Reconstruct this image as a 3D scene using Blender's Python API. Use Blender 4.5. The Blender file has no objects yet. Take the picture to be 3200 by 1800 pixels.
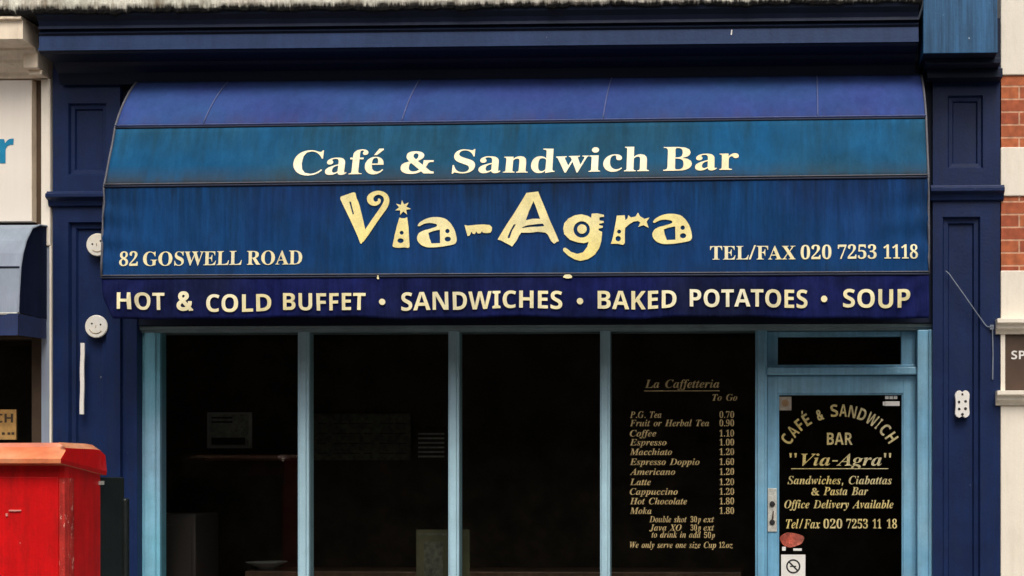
import bpy, bmesh, math, random
from mathutils import Vector, Matrix
from mathutils.geometry import delaunay_2d_cdt
random.seed(7)
SC = bpy.context.scene
COL = SC.collection

# ------------------------------------------------------------------ camera
cd = bpy.data.cameras.new('camera')
cd.sensor_width = 36.0
cd.lens = 52.65
cd.shift_x = -0.2124
cd.shift_y = 0.1875
cd.clip_start = 0.1
cd.clip_end = 500
cam = bpy.data.objects.new('camera', cd)
COL.objects.link(cam)
cam.location = (1.62, -9.0, 1.55)
cam.rotation_euler = (math.radians(90), 0, math.radians(2))
SC.camera = cam

# ------------------------------------------------------------------ sky, sun, exposure
SUN_ELEV, SUN_AZ = 52.0, 12.0          # degrees; azimuth measured from straight in front of the shop, towards the right
w = bpy.data.worlds.new('World')
SC.world = w
w.use_nodes = True
wn = w.node_tree
wn.nodes.clear()
sky = wn.nodes.new('ShaderNodeTexSky')
sky.sky_type = 'NISHITA'
sky.sun_disc = False
sky.sun_elevation = math.radians(SUN_ELEV)
sky.sun_rotation = math.radians(180 - SUN_AZ)
sky.air_density = 1.0
sky.dust_density = 6.0
sky.ozone_density = 0.6
hs = wn.nodes.new('ShaderNodeHueSaturation')
hs.inputs['Saturation'].default_value = 0.45
bg = wn.nodes.new('ShaderNodeBackground')
bg.inputs['Strength'].default_value = 0.12
wo = wn.nodes.new('ShaderNodeOutputWorld')
wn.links.new(sky.outputs[0], hs.inputs['Color'])
wn.links.new(hs.outputs[0], bg.inputs[0])
wn.links.new(bg.outputs[0], wo.inputs[0])
sl = bpy.data.lights.new('sun', 'SUN')
sl.energy = 1.4
sl.angle = math.radians(28)
sl.color = (1.0, 0.965, 0.91)
sun = bpy.data.objects.new('sun', sl)
COL.objects.link(sun)
el, az = math.radians(SUN_ELEV), math.radians(SUN_AZ)
sdir = Vector((math.sin(az) * math.cos(el), -math.cos(az) * math.cos(el), math.sin(el)))
sun.rotation_euler = sdir.to_track_quat('Z', 'Y').to_euler()
sun.location = sdir * 30
SC.view_settings.view_transform = 'Standard'
SC.view_settings.look = 'None'
SC.view_settings.exposure = 0.14
SC.view_settings.gamma = 1.0

# ------------------------------------------------------------------ letter outlines (1/1000 em) and where the words stand
GLYPHS = {
'serif': {
 '0': '375|188,-7 150,-3 118,7 91,24 69,48 51,76 39,111 30,150 25,193 23,241 25,289 30,332 39,371 51,405 69,433 91,456 118,473 150,483 189,486 225,483 257,473 283,456 305,433 322,405 336,370 345,331 351,288 353,240 351,193 345,150 336,110 322,76 305,47 283,24 256,7 225,-3;188,37 210,43 227,61 237,91 243,131 247,181 248,240 247,300 243,349 237,390 227,419 211,437 189,443 166,437 150,419 139,390 132,349 128,300 127,240 128,181 132,131 139,91 150,61 166,43',
 '1': '375|65,0 65,36 120,36 135,38 146,45 150,53 153,64 154,79 154,416 108,365 94,355 81,348 67,346 57,347 48,352 40,359 33,369 29,381 28,396 74,412 91,420 111,432 132,447 179,482 254,482 254,79 255,66 257,56 261,47 271,38 288,36 343,36 343,0',
 '2': '375|24,0 24,69 123,171 148,198 170,223 187,245 200,266 210,287 218,307 222,327 225,349 226,371 225,395 220,413 212,427 202,437 189,443 174,445 153,442 137,432 126,416 118,393 114,364 112,329 88,331 68,336 50,344 37,357 29,374 26,396 28,411 34,426 43,441 55,454 72,465 92,474 116,481 143,485 174,486 220,483 258,473 288,456 310,434 323,407 328,375 327,359 324,344 319,329 313,314 303,298 291,281 238,220 154,138 87,74 244,74 257,75 269,79 279,86 288,95 295,107 300,120 305,141 345,141 341,0',
 '3': '375|163,-7 132,-5 104,-2 81,5 62,13 46,23 34,35 26,47 20,60 19,74 21,90 26,103 36,113 48,120 61,125 76,126 78,100 86,79 99,62 116,50 135,43 158,40 173,41 187,44 199,49 211,56 221,66 230,79 236,95 240,115 241,139 238,163 229,184 214,202 194,216 168,224 137,227 95,227 95,269 140,269 166,272 188,281 204,296 216,316 223,340 225,367 223,390 219,409 211,424 200,436 186,443 169,445 154,444 142,439 133,430 125,419 120,406 116,391 111,341 86,343 64,348 47,356 34,367 27,382 24,401 28,423 41,444 62,461 91,475 128,483 173,486 217,483 255,474 286,458 309,436 323,409 328,377 324,348 315,323 298,301 277,283 253,267 225,256 243,252 261,246 279,238 297,228 312,216 326,201 336,184 342,163 345,138 343,112 338,90 329,70 318,52 304,37 288,25 271,15 251,7 230,1 209,-3 186,-6',
 '5': '375|165,-7 133,-5 106,-1 84,5 66,14 51,24 40,35 33,48 28,61 27,75 29,89 33,101 42,109 53,116 66,120 81,121 81,108 84,96 88,83 93,71 101,61 111,52 123,46 137,42 154,40 169,41 183,45 195,50 207,58 217,69 226,83 232,101 236,122 237,148 234,178 226,203 213,223 195,236 173,244 146,247 103,243 71,235 40,247 62,480 316,480 319,357 281,357 275,380 267,399 258,404 244,406 105,406 94,281 126,288 168,291 216,287 258,276 293,256 319,228 335,192 340,148 338,120 333,96 324,75 312,56 299,40 282,27 265,16 246,8 226,1 205,-3 185,-6',
 '6': '375|197,-7 165,-4 136,4 109,18 86,37 67,62 51,93 39,130 33,173 30,222 32,258 35,293 42,325 51,356 63,384 77,409 94,432 114,450 137,466 163,477 191,484 222,486 249,485 272,482 291,476 307,468 319,459 329,449 335,437 339,425 340,412 338,399 332,387 322,376 307,367 287,362 260,360 256,400 253,413 249,424 243,434 236,441 227,445 216,447 191,441 170,426 152,401 139,366 130,322 125,269 161,286 177,291 196,293 218,294 256,290 288,278 315,258 336,230 348,196 352,155 348,110 334,71 313,38 282,13 244,-2;199,38 215,41 228,49 239,64 248,85 253,113 255,148 253,181 247,208 238,228 226,242 211,250 193,253 180,252 168,249 154,243 142,236 132,228 125,221 128,162 135,116 147,81 162,57 179,42',
 '7': '375|111,0 289,406 113,406 93,403 80,391 74,372 70,338 30,338 33,480 353,480 353,447 168,0',
 '8': '375|183,-7 148,-5 118,1 91,11 69,24 51,39 38,57 28,78 22,99 20,122 23,150 32,173 47,193 67,211 91,227 119,242 94,259 74,276 57,296 45,316 38,339 36,364 37,385 42,404 50,423 62,441 79,456 99,469 125,478 156,484 191,486 235,483 271,471 299,453 318,429 330,401 334,369 332,344 324,322 310,305 292,289 270,274 244,260 280,240 309,220 330,199 344,177 352,153 355,127 350,88 335,55 310,29 276,9 234,-3;203,283 218,293 230,304 239,317 245,332 249,350 250,370 249,383 247,395 243,407 237,418 230,428 222,436 212,442 200,446 187,447 170,445 156,438 145,426 137,410 132,392 130,372 132,351 139,333 149,318 163,306 181,294;187,32 208,34 226,42 241,55 253,72 260,92 262,116 259,136 252,154 239,170 220,185 195,200 164,216 150,205 137,192 126,178 118,161 112,142 111,120 113,95 120,74 132,56 147,42 165,34',
 '9': '375|152,-7 127,-5 106,-2 88,4 73,12 62,22 53,33 47,45 44,57 42,69 44,83 50,94 61,102 75,107 83,88 92,71 103,56 118,45 135,38 156,36 205,57 237,122 251,230 240,218 227,207 212,198 195,191 176,186 155,185 119,189 87,201 60,220 40,248 28,282 24,324 26,355 32,383 42,409 56,431 74,450 95,466 120,477 147,484 177,486 209,484 238,476 264,463 287,444 307,420 323,390 335,353 343,310 345,261 344,225 340,190 334,157 326,126 315,97 301,72 284,49 264,30 241,14 215,3 185,-4;184,233 199,234 212,239 224,245 235,255 243,265 251,278 248,330 242,372 231,403 217,424 201,437 181,441 164,438 149,429 137,413 128,391 123,362 121,328 128,275 149,244',
 'A': '437|-9,0 -9,18 4,19 14,24 24,30 32,41 41,55 49,75 206,466 224,465 384,87 411,34 420,25 430,20 443,18 443,0 229,0 229,18 259,21 277,30 283,46 273,81 253,132 103,132 79,71 76,59 75,48 80,32 96,21 124,18 128,18 128,0;113,161 242,161 177,319',
 'B': '443|16,0 16,17 36,20 52,25 62,32 69,44 73,60 75,82 75,369 74,386 72,401 69,412 62,425 51,433 41,436 30,438 15,439 15,455 220,455 318,444 377,409 396,351 384,302 348,268 287,247 360,223 404,185 418,132 413,93 397,61 371,35 335,15 291,4 238,0;182,252 188,252 220,254 245,261 263,272 275,290 282,314 285,345 283,373 278,395 269,412 257,424 239,431 216,434 198,432 188,425 185,417 183,406 182,391;222,24 248,27 268,35 283,49 293,69 299,95 301,128 298,162 290,188 277,208 258,221 231,228 197,231 182,231 182,65 183,51 186,41 190,33 198,28 208,25',
 'C': '468|257,-11 213,-7 174,3 137,20 105,43 78,71 56,104 39,142 29,184 26,228 30,273 39,314 56,351 79,384 106,412 139,435 176,452 216,462 259,465 292,463 328,454 367,440 388,435 402,439 413,449 419,465 437,465 437,308 420,308 403,347 381,380 356,407 328,427 298,439 265,443 198,419 157,347 144,226 159,114 203,46 278,24 305,26 331,33 358,45 383,61 407,81 428,106 447,89 395,33 332,0',
 'D': '496|20,0 20,17 39,19 53,23 63,30 69,39 73,54 74,75 74,374 72,397 68,415 61,426 50,433 35,437 15,439 15,455 222,455 296,449 357,429 405,396 440,351 461,295 468,228 441,101 362,25 228,0;222,24 262,30 295,47 319,75 337,115 347,166 351,229 336,342 294,410 223,433 208,432 197,429 190,423 185,415 183,402 182,385 182,72 183,55 185,42 190,34 197,29 208,25',
 'E': '442|14,0 14,17 35,18 51,22 62,30 70,41 74,57 75,78 75,369 74,394 69,413 62,425 51,433 36,437 16,439 16,455 399,455 399,320 383,320 375,357 361,386 340,406 312,420 276,428 232,430 200,428 191,424 186,417 183,388 183,246 193,246 221,248 243,256 259,269 272,288 281,313 288,345 304,345 304,118 287,118 284,143 280,164 273,181 264,195 254,206 241,213 225,218 207,221 185,222 183,222 183,67 184,53 187,42 192,35 201,31 213,28 230,28 261,29 289,32 313,39 335,48 354,60 371,75 386,94 399,116 411,143 430,143 402,0',
 'F': '404|15,0 15,17 36,20 52,26 62,34 69,45 73,62 75,84 75,375 73,396 69,412 61,423 50,430 35,435 14,439 14,455 394,455 394,320 377,320 372,345 365,367 355,385 343,400 328,412 310,420 288,426 261,430 230,431 200,429 191,427 186,421 182,398 182,247 190,247 217,250 239,257 256,270 269,289 278,314 284,347 302,347 302,118 285,118 279,154 269,181 257,200 239,213 217,221 189,224 182,224 182,81 183,66 185,53 188,43 196,31 210,24 222,20 238,18 257,17 257,0',
 'G': '508|268,-10 222,-7 179,3 141,19 108,42 80,70 57,103 41,141 31,183 28,229 31,274 41,315 57,352 80,385 107,413 139,435 176,452 215,462 257,465 293,463 330,454 369,441 388,436 398,438 406,443 419,465 437,465 437,308 420,308 409,334 397,357 382,379 366,397 348,413 329,426 309,436 288,441 267,443 200,419 159,347 146,228 150,163 161,110 180,67 206,37 238,19 275,13 298,14 316,19 328,27 336,39 341,53 343,71 343,128 341,146 337,161 329,170 317,176 299,180 275,182 275,198 500,198 500,182 481,180 466,177 457,171 451,161 447,147 446,128 446,29 387,7 328,-6',
 'L': '426|15,0 15,17 36,20 52,24 62,32 69,43 73,59 75,81 75,379 73,399 69,414 62,425 51,432 36,436 16,439 16,455 250,455 250,439 233,438 219,436 208,434 196,427 188,416 185,407 183,394 182,379 182,83 185,47 191,37 200,31 234,28 264,29 291,33 315,40 335,49 354,63 370,80 384,100 397,125 409,154 427,154 402,0',
 'O': '525|261,-11 228,-9 198,-3 169,7 142,21 117,38 94,58 75,81 58,106 45,134 35,163 29,195 28,228 29,260 35,292 45,321 58,349 75,374 95,397 117,417 143,434 170,448 200,458 232,464 265,466 298,464 328,458 357,448 384,435 409,418 431,399 451,376 467,351 481,323 490,293 496,261 498,228 496,195 490,163 481,134 467,106 450,81 430,58 408,38 383,21 355,7 325,-3 294,-9;265,12 328,36 367,108 379,228 376,293 365,346 348,389 324,419 294,437 260,443 196,419 158,347 145,228 149,163 159,109 177,67 201,37 230,18',
 'R': '473|15,0 15,17 36,20 52,24 62,32 69,43 73,59 75,81 75,379 73,398 69,413 62,424 51,431 36,436 16,439 16,455 217,455 278,452 329,442 367,426 395,403 412,372 417,334 406,285 372,248 315,224 432,50 452,26 463,19 478,17 480,17 480,0 338,0 201,212 182,212 182,81 183,59 187,43 194,32 205,24 221,20 242,17 242,0;182,234 203,234 235,236 261,245 280,258 293,278 301,304 304,336 295,389 268,421 224,431 209,430 197,427 190,422 185,414 183,402 182,385',
 'S': '390|43,-11 43,158 62,158 75,113 91,77 111,50 136,30 164,19 197,15 220,17 241,24 257,36 269,51 276,69 279,89 273,117 255,140 225,160 163,191 127,210 99,231 77,253 62,276 53,302 50,332 52,358 57,381 67,403 80,421 96,437 115,449 136,459 160,464 185,466 229,461 282,448 291,446 300,445 313,450 320,466 339,466 339,319 322,319 315,343 305,365 293,385 280,402 265,417 248,429 231,438 213,443 194,445 173,443 155,437 140,426 128,413 122,398 120,380 121,364 127,349 137,336 151,325 168,314 189,303 253,273 279,260 300,247 317,233 331,219 342,204 350,188 355,171 358,153 359,133 357,106 350,80 339,58 323,38 304,21 281,8 254,-2 225,-8 192,-10 158,-8 126,1 98,9 85,12 75,11 69,7 61,-11',
 'T': '423|92,0 92,17 114,19 130,23 142,31 150,42 154,59 156,81 156,433 149,433 116,430 88,420 65,403 47,380 35,352 29,318 11,318 11,455 410,455 410,317 394,317 375,382 333,420 269,433 263,433 263,81 265,58 269,41 276,30 288,23 305,19 328,17 328,0',
 'W': '611|171,-11 32,393 27,407 21,419 15,427 8,433 -2,437 -15,439 -15,455 181,455 181,439 168,438 157,435 150,432 143,423 140,410 148,373 223,153 301,353 286,399 281,413 274,423 267,429 258,434 245,437 229,439 229,455 439,455 439,439 413,436 398,427 393,412 399,386 474,166 541,369 549,406 546,421 538,430 529,434 518,437 503,439 503,455 624,455 624,439 612,435 602,429 594,421 588,410 581,396 575,379 446,-11 428,-11 316,309 190,-11',
 'X': '471|11,0 11,17 40,23 66,39 90,66 193,208 78,386 47,425 38,433 27,437 16,439 14,439 14,455 244,455 244,439 229,439 207,436 194,428 190,415 193,404 201,388 265,289 322,373 331,389 337,403 339,414 334,427 319,435 293,439 293,455 458,455 458,439 455,439 436,437 418,432 403,423 388,410 372,394 357,373 281,265 413,57 436,28 448,20 461,17 464,17 464,0 238,0 238,17 243,17 269,20 285,28 290,41 288,51 283,64 275,79 210,183 138,81 130,68 126,56 124,45 130,30 146,21 174,17 174,0',
 'a': '344|255,-10 226,-5 208,10 200,35 168,11 133,-4 95,-9 74,-6 55,0 40,11 29,26 22,43 20,63 25,91 39,115 63,136 98,155 143,173 199,190 199,241 197,258 193,272 187,282 177,290 164,294 148,296 123,293 109,286 104,274 113,257 121,243 123,231 121,220 117,210 110,202 100,196 90,192 77,191 64,192 54,196 45,203 38,212 34,223 33,236 35,252 40,266 49,278 62,290 77,300 95,308 115,314 137,317 162,318 205,315 239,307 263,292 280,271 290,244 293,210 293,62 295,40 298,36 304,34 320,42 329,28 306,7 281,-6;151,34 174,41 183,47 191,54 199,63 199,169 154,151 127,123 118,84 122,56 133,39',
 'c': '293|156,-10 131,-8 108,-1 87,11 67,26 51,45 38,68 28,93 21,120 19,150 22,181 29,210 40,237 55,260 74,280 96,297 120,309 146,317 175,319 204,317 230,310 250,298 265,283 274,265 277,245 276,233 272,223 266,215 258,209 248,205 236,204 214,209 201,225 196,251 197,261 197,271 194,286 185,294 169,297 138,285 118,248 112,187 115,142 123,105 137,76 156,55 178,42 204,38 227,42 250,53 271,72 285,60 248,21 205,-2',
 'd': '370|140,-10 117,-8 97,-1 78,10 61,26 47,44 35,66 26,91 21,118 19,147 21,180 27,210 36,237 48,261 63,281 81,297 101,309 123,316 146,318 175,314 201,301 223,280 223,401 222,413 218,423 212,430 203,435 191,438 176,439 176,455 319,455 319,75 320,60 322,49 325,41 330,35 340,30 353,28 353,11 315,8 271,1 223,-10 223,39 201,12 173,-5;171,28 182,30 192,34 202,41 211,51 218,62 223,76 223,242 220,252 214,262 206,270 196,276 186,279 174,281 155,277 141,267 130,250 123,225 119,193 118,153 119,115 123,83 130,58 140,42 153,32',
 'e': '301|154,-10 129,-8 106,-1 85,10 66,26 50,45 37,69 27,95 21,125 19,157 21,187 28,215 38,240 51,263 68,282 87,298 109,309 132,316 157,318 193,314 224,301 249,280 268,251 279,216 283,173 283,166 117,166 127,97 154,56 199,42 225,47 248,62 270,86 285,73 248,27 205,-1;116,192 201,192 201,215 201,241 198,261 193,277 186,288 175,295 161,297 136,286 121,255 116,203',
 'f': '214|15,0 15,16 40,22 46,27 50,35 52,73 52,277 16,277 16,310 52,310 52,353 56,386 67,413 85,436 109,452 139,461 174,465 200,463 222,456 240,446 253,432 261,417 263,400 262,386 258,375 252,367 239,358 224,355 213,356 203,360 195,365 187,376 185,391 186,400 188,410 193,420 196,426 197,433 193,441 180,443 163,440 153,430 150,419 148,406 148,390 148,310 203,310 203,277 148,277 148,65 149,47 152,34 158,26 167,20 181,17 199,16 199,0',
 'h': '381|18,0 18,16 35,19 45,26 49,33 52,43 52,56 52,399 52,412 49,422 46,429 36,437 19,440 19,455 148,455 148,267 175,295 207,313 243,318 292,306 321,271 330,212 330,56 331,43 333,33 337,26 347,19 363,16 363,0 202,0 202,16 207,16 223,21 232,34 235,56 235,217 234,234 232,247 229,258 219,268 203,271 183,267 164,255 148,235 148,56 148,43 151,33 154,26 164,19 180,16 180,0',
 'i': '198|101,362 87,364 75,368 65,376 57,387 52,399 50,412 52,426 57,438 65,449 75,457 87,462 101,463 114,462 126,457 137,449 145,438 150,426 151,412 149,399 145,387 136,376 126,368 114,364;18,0 18,16 35,19 45,26 49,32 52,43 52,56 52,252 52,267 50,278 47,285 37,291 20,293 21,310 148,310 148,56 149,43 151,33 154,26 164,19 180,16 180,0',
 'n': '381|18,0 18,16 35,19 45,26 49,33 52,43 52,56 52,253 52,266 49,276 46,284 36,291 19,294 19,310 148,310 148,267 175,296 207,313 243,318 292,306 321,271 330,212 330,56 331,43 333,33 337,26 347,19 363,16 363,0 202,0 202,16 207,16 223,21 232,34 235,56 235,217 234,234 232,247 229,258 219,268 203,271 183,267 164,255 148,235 148,56 148,43 151,33 154,26 164,19 180,16 180,0',
 'r': '287|18,0 18,16 35,19 45,26 49,32 52,43 52,56 52,252 52,267 50,278 46,285 37,291 20,293 21,310 146,310 146,252 158,272 172,288 187,301 203,311 218,316 233,318 250,317 264,312 275,304 283,293 288,281 289,266 288,254 284,243 278,234 270,228 260,224 248,222 233,224 222,231 207,250 199,257 189,260 179,258 171,252 162,241 155,228 151,211 149,192 149,56 150,42 153,32 159,25 167,21 180,18 197,16 197,0',
 'w': '435|122,-10 17,265 6,284 -1,290 -11,293 -11,310 138,310 138,293 120,289 116,284 114,276 116,266 120,253 167,127 211,235 201,266 190,288 181,293 168,295 168,310 323,310 323,293 308,291 299,285 296,276 296,269 298,262 336,141 382,256 387,275 385,283 380,289 356,295 356,310 445,310 445,295 433,292 425,284 412,258 304,-10 289,-10 223,197 140,-10',
 '/': '250|7,0 185,480 243,480 64,0',
 '&': '499|186,-6 141,-2 102,8 70,25 47,49 32,80 28,118 30,140 35,160 45,176 57,190 71,202 87,211 138,234 123,252 112,269 104,284 98,299 95,315 94,332 98,360 108,384 126,403 150,417 181,425 218,428 244,427 267,423 286,417 301,408 314,398 324,386 331,373 336,359 337,344 335,323 328,303 316,287 300,271 280,257 255,243 329,164 333,191 335,226 335,254 475,254 475,218 462,218 437,217 425,214 415,208 406,198 400,182 376,119 437,54 449,45 462,40 484,36 490,36 490,0 356,0 315,41 301,29 284,18 263,8 240,0 214,-4;226,273 237,283 245,293 251,303 255,315 258,329 258,344 257,357 254,368 249,376 239,385 225,388 205,383 194,368 190,343 191,331 194,319 200,308;212,41 228,42 242,46 255,51 267,59 277,67 286,75 167,202 157,192 150,180 145,166 141,121 143,98 149,78 160,62 175,50 192,43',
},
'ital': {
 'A': '420|-68,0 -68,17 -39,25 -13,48 323,461 342,461 326,89 326,79 342,33 388,17 388,0 178,0 178,17 208,24 225,39 234,60 237,87 238,140 97,140 49,81 33,56 28,40 38,25 71,17 71,0;119,168 240,168 247,328',
 'B': '430|-34,0 -34,15 -15,17 0,20 12,28 22,41 39,85 115,369 119,387 120,404 117,417 109,426 95,431 73,435 73,451 222,451 311,445 370,427 403,397 414,353 382,282 289,240 356,201 378,140 373,105 359,72 333,43 295,20 241,5 171,0;201,248 250,256 286,280 308,316 315,364 299,412 253,428 233,423 222,406 181,249 192,248;166,22 211,31 246,57 268,98 276,149 254,208 187,227 176,227 134,75 129,44 138,28',
 'C': '440|202,-11 149,-6 104,10 69,36 42,71 26,114 20,165 24,214 37,262 56,309 83,352 116,389 154,420 218,452 287,463 333,459 385,448 397,446 407,444 421,449 431,463 449,463 420,308 401,310 395,366 377,406 348,431 309,439 264,430 222,401 184,353 152,287 130,212 122,142 129,91 151,53 185,28 229,20 304,41 368,105 387,91 305,14',
 'D': '484|-34,0 -34,15 -15,17 0,20 12,28 22,41 39,85 115,369 120,401 118,416 109,426 95,431 73,435 73,451 253,451 411,404 464,263 459,210 442,159 415,112 378,71 349,48 320,30 287,16 250,7 207,2 155,0;169,21 212,26 250,43 283,70 312,105 335,146 352,194 362,245 366,298 340,397 262,430 243,428 231,422 223,410 217,394 133,78 130,62 128,49 131,36 137,27 150,22',
 'E': '441|-34,0 -34,15 -15,17 0,20 12,28 22,41 39,85 115,369 119,387 120,401 118,416 109,426 95,431 73,435 73,451 432,451 407,324 388,324 388,330 381,376 360,407 323,424 269,429 242,427 234,423 229,418 220,398 181,251 200,251 232,252 257,257 277,266 293,280 307,298 320,322 336,322 289,136 274,136 275,149 275,163 270,193 256,213 231,224 194,228 185,228 175,227 134,73 130,56 128,44 130,34 137,28 150,24 173,23 218,25 256,33 289,47 319,69 346,98 372,136 389,136 350,0',
 'F': '410|-34,0 -34,15 -15,17 0,20 12,28 22,41 39,85 115,369 119,387 120,404 117,417 109,426 94,432 73,435 73,451 426,451 400,323 381,323 381,332 374,376 353,406 316,423 262,428 244,427 234,422 227,412 221,396 181,248 191,247 201,247 241,252 272,265 296,287 313,320 330,320 283,135 269,135 269,147 269,158 267,183 261,201 249,214 231,221 207,225 175,226 136,82 130,47 132,34 140,24 155,18 177,15 177,0',
 'G': '499|221,-11 136,1 73,39 34,98 21,175 25,224 38,271 59,316 87,357 122,393 163,422 197,440 232,452 268,460 306,463 349,459 400,447 418,444 431,449 441,463 457,463 428,317 410,317 402,370 382,408 350,431 308,439 264,429 222,400 183,352 150,287 128,214 120,144 128,89 151,48 188,22 238,14 267,18 288,29 302,47 312,74 330,144 336,179 333,193 325,201 310,205 286,207 286,223 475,223 475,206 469,206 451,202 440,191 425,150 395,31 311,-1',
 'H': '508|-34,0 -34,15 -15,17 0,20 12,28 22,41 39,85 115,369 119,387 120,404 117,417 109,426 94,432 73,435 73,451 283,451 283,435 264,433 249,429 237,421 228,409 212,365 181,252 341,252 373,369 378,404 375,417 367,426 352,432 330,435 330,451 541,451 541,435 508,430 496,423 487,412 470,369 394,82 388,48 390,34 399,24 413,18 435,15 435,0 224,0 224,15 243,17 258,20 270,28 280,41 297,85 333,221 173,221 136,82 130,47 141,24 177,15 177,0',
 'J': '298|32,-69 -41,-52 -66,0 -63,18 -53,33 -38,44 -19,47 -3,45 9,37 17,26 20,12 18,-1 13,-15 5,-32 9,-41 21,-44 38,-40 49,-29 59,-9 68,18 163,369 167,387 168,401 165,416 157,426 142,431 120,435 120,451 330,451 330,435 311,433 296,429 284,421 275,409 259,365 173,44 152,-8 123,-43 83,-63',
 'L': '425|-34,0 -34,15 -15,17 0,20 12,28 22,41 39,85 115,369 120,401 117,416 109,426 94,432 73,435 73,451 283,451 283,435 264,433 248,429 236,421 227,408 211,365 136,83 128,42 132,33 142,28 161,25 188,24 248,30 298,50 339,84 371,134 393,134 351,0',
 'M': '587|188,-11 144,363 69,82 62,47 65,33 74,24 88,18 109,15 109,0 -35,0 -35,15 -16,17 -1,20 11,28 21,41 38,85 113,369 119,403 116,417 108,426 93,432 72,435 72,451 224,451 263,132 469,451 622,451 622,435 603,433 587,429 575,421 566,409 549,365 473,82 469,64 468,47 480,24 516,15 516,0 305,0 305,15 325,17 340,21 352,29 361,40 368,57 377,85 453,374 207,-11',
 'O': '478|179,-11 113,0 62,33 30,85 19,154 24,203 38,253 61,301 90,346 126,386 165,419 230,452 299,463 366,452 417,419 450,368 461,300 456,250 443,200 421,151 392,105 356,65 315,32 249,-1;184,13 227,25 267,60 303,118 334,197 355,279 363,350 358,388 345,416 323,434 294,439 268,435 244,420 220,398 198,370 175,331 155,287 138,239 126,191 118,145 116,103 120,64 133,36 155,18',
 'P': '409|-34,0 -34,15 -15,17 0,20 12,28 22,41 39,85 115,369 119,387 120,404 117,417 109,426 95,431 73,435 73,451 259,451 372,424 410,346 404,310 386,278 359,251 323,231 271,219 195,215 171,215 136,82 130,47 132,33 141,24 155,18 177,15 177,0;199,238 248,246 283,271 304,310 312,363 297,412 252,428 238,426 230,421 218,392 178,239 189,238',
 'S': '369|154,-11 111,-6 58,10 38,14 24,9 9,-7 -9,-7 26,144 45,144 45,140 51,84 71,45 102,21 145,13 167,16 187,25 204,39 217,56 225,76 228,97 225,117 218,134 206,152 190,170 142,214 98,258 85,277 76,295 71,314 70,336 74,371 88,401 109,427 137,446 171,459 208,463 248,458 296,445 312,442 328,447 342,461 360,461 328,322 308,322 309,330 309,337 306,366 298,390 284,411 267,426 247,436 224,439 197,434 174,419 158,396 153,368 156,349 166,331 197,295 219,274 242,254 271,225 293,195 307,162 312,126 301,69 270,25 221,-2',
 'T': '403|44,0 44,17 68,20 86,27 98,40 107,60 205,427 194,427 156,421 120,402 88,371 64,330 47,330 72,451 437,451 418,322 399,322 374,400 311,426 306,426 208,63 205,46 208,33 216,25 230,20 253,17 253,0',
 'V': '399|67,-11 85,368 82,396 71,416 53,429 28,435 28,451 230,451 230,433 209,431 195,426 186,419 181,409 178,393 175,365 164,123 353,358 374,385 380,398 381,412 371,428 340,434 340,451 479,451 479,433 476,433 457,429 441,419 407,382 88,-11',
 'W': '549|79,-11 82,360 79,393 71,415 54,428 30,433 30,451 213,451 213,433 193,428 182,417 176,399 174,370 172,160 296,367 297,390 294,410 286,424 271,431 250,434 250,451 430,451 430,435 411,431 399,423 393,410 390,390 387,321 383,163 514,383 521,398 523,410 514,428 487,435 484,435 484,451 608,451 608,435 586,429 570,416 539,373 308,-11 287,-11 295,316 99,-11',
 'X': '380|-65,0 -65,17 -64,17 -40,20 -19,31 25,72 150,208 97,383 88,407 76,422 58,431 34,435 34,451 237,451 237,435 215,433 200,428 191,418 188,403 189,392 193,379 222,283 298,363 322,393 330,415 322,430 298,435 294,435 294,451 431,451 431,435 406,427 383,411 335,363 232,254 279,102 300,48 311,33 323,24 338,19 356,17 356,0 152,0 152,17 185,25 196,47 196,55 195,60 161,176 76,88 57,65 52,53 50,40 61,24 94,17 94,0',
 'a': '336|53,-9 24,-3 1,14 -14,40 -19,73 -15,109 -5,147 11,184 32,220 57,251 84,276 126,301 165,310 198,299 214,265 225,303 297,303 241,108 232,74 228,56 231,44 238,40 259,52 285,87 300,78 248,13 197,-9 166,2 155,34 157,52 162,75 137,38 111,12 84,-4;93,41 108,45 124,56 139,73 152,95 176,147 192,202 198,248 192,272 172,281 157,276 141,264 125,244 109,219 83,159 70,115 65,81 72,51',
 'b': '322|77,-9 55,-8 34,-3 16,4 1,12 -8,21 -11,31 -7,52 83,375 91,412 89,422 84,429 74,432 59,433 48,433 48,451 115,458 189,470 129,255 171,296 218,310 247,304 271,286 286,258 291,221 287,185 276,148 259,111 237,77 210,47 179,23 130,-1;91,15 109,18 127,29 144,45 159,65 185,116 203,171 210,223 207,240 201,253 191,261 179,263 154,256 134,232 115,193 97,138 77,69 70,33 75,19',
 'c': '277|93,-9 50,-2 17,19 -3,53 -9,97 -3,146 16,195 47,240 88,277 133,301 179,310 211,305 235,291 251,272 257,249 254,230 245,216 231,207 214,203 198,206 186,213 179,224 176,238 177,248 182,258 189,275 185,285 173,289 156,284 139,270 123,249 107,223 94,192 84,161 77,129 75,99 78,71 88,51 103,38 123,34 164,50 204,96 222,83 162,14',
 'd': '334|55,-9 26,-4 3,14 -11,43 -15,82 -13,114 -4,148 10,182 29,215 52,245 78,272 121,300 164,310 190,306 213,294 238,381 242,399 243,412 241,422 234,428 205,433 205,451 271,459 343,470 237,83 232,60 230,48 232,43 238,41 246,44 255,52 281,89 297,78 270,40 246,13 223,-4 198,-9 167,2 157,35 159,55 164,76 138,38 113,12 86,-4;96,42 111,46 127,58 142,76 156,99 180,153 196,208 201,249 195,275 177,283 164,280 149,269 120,231 93,181 74,126 68,101 66,79 69,63 75,51 84,44',
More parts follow.
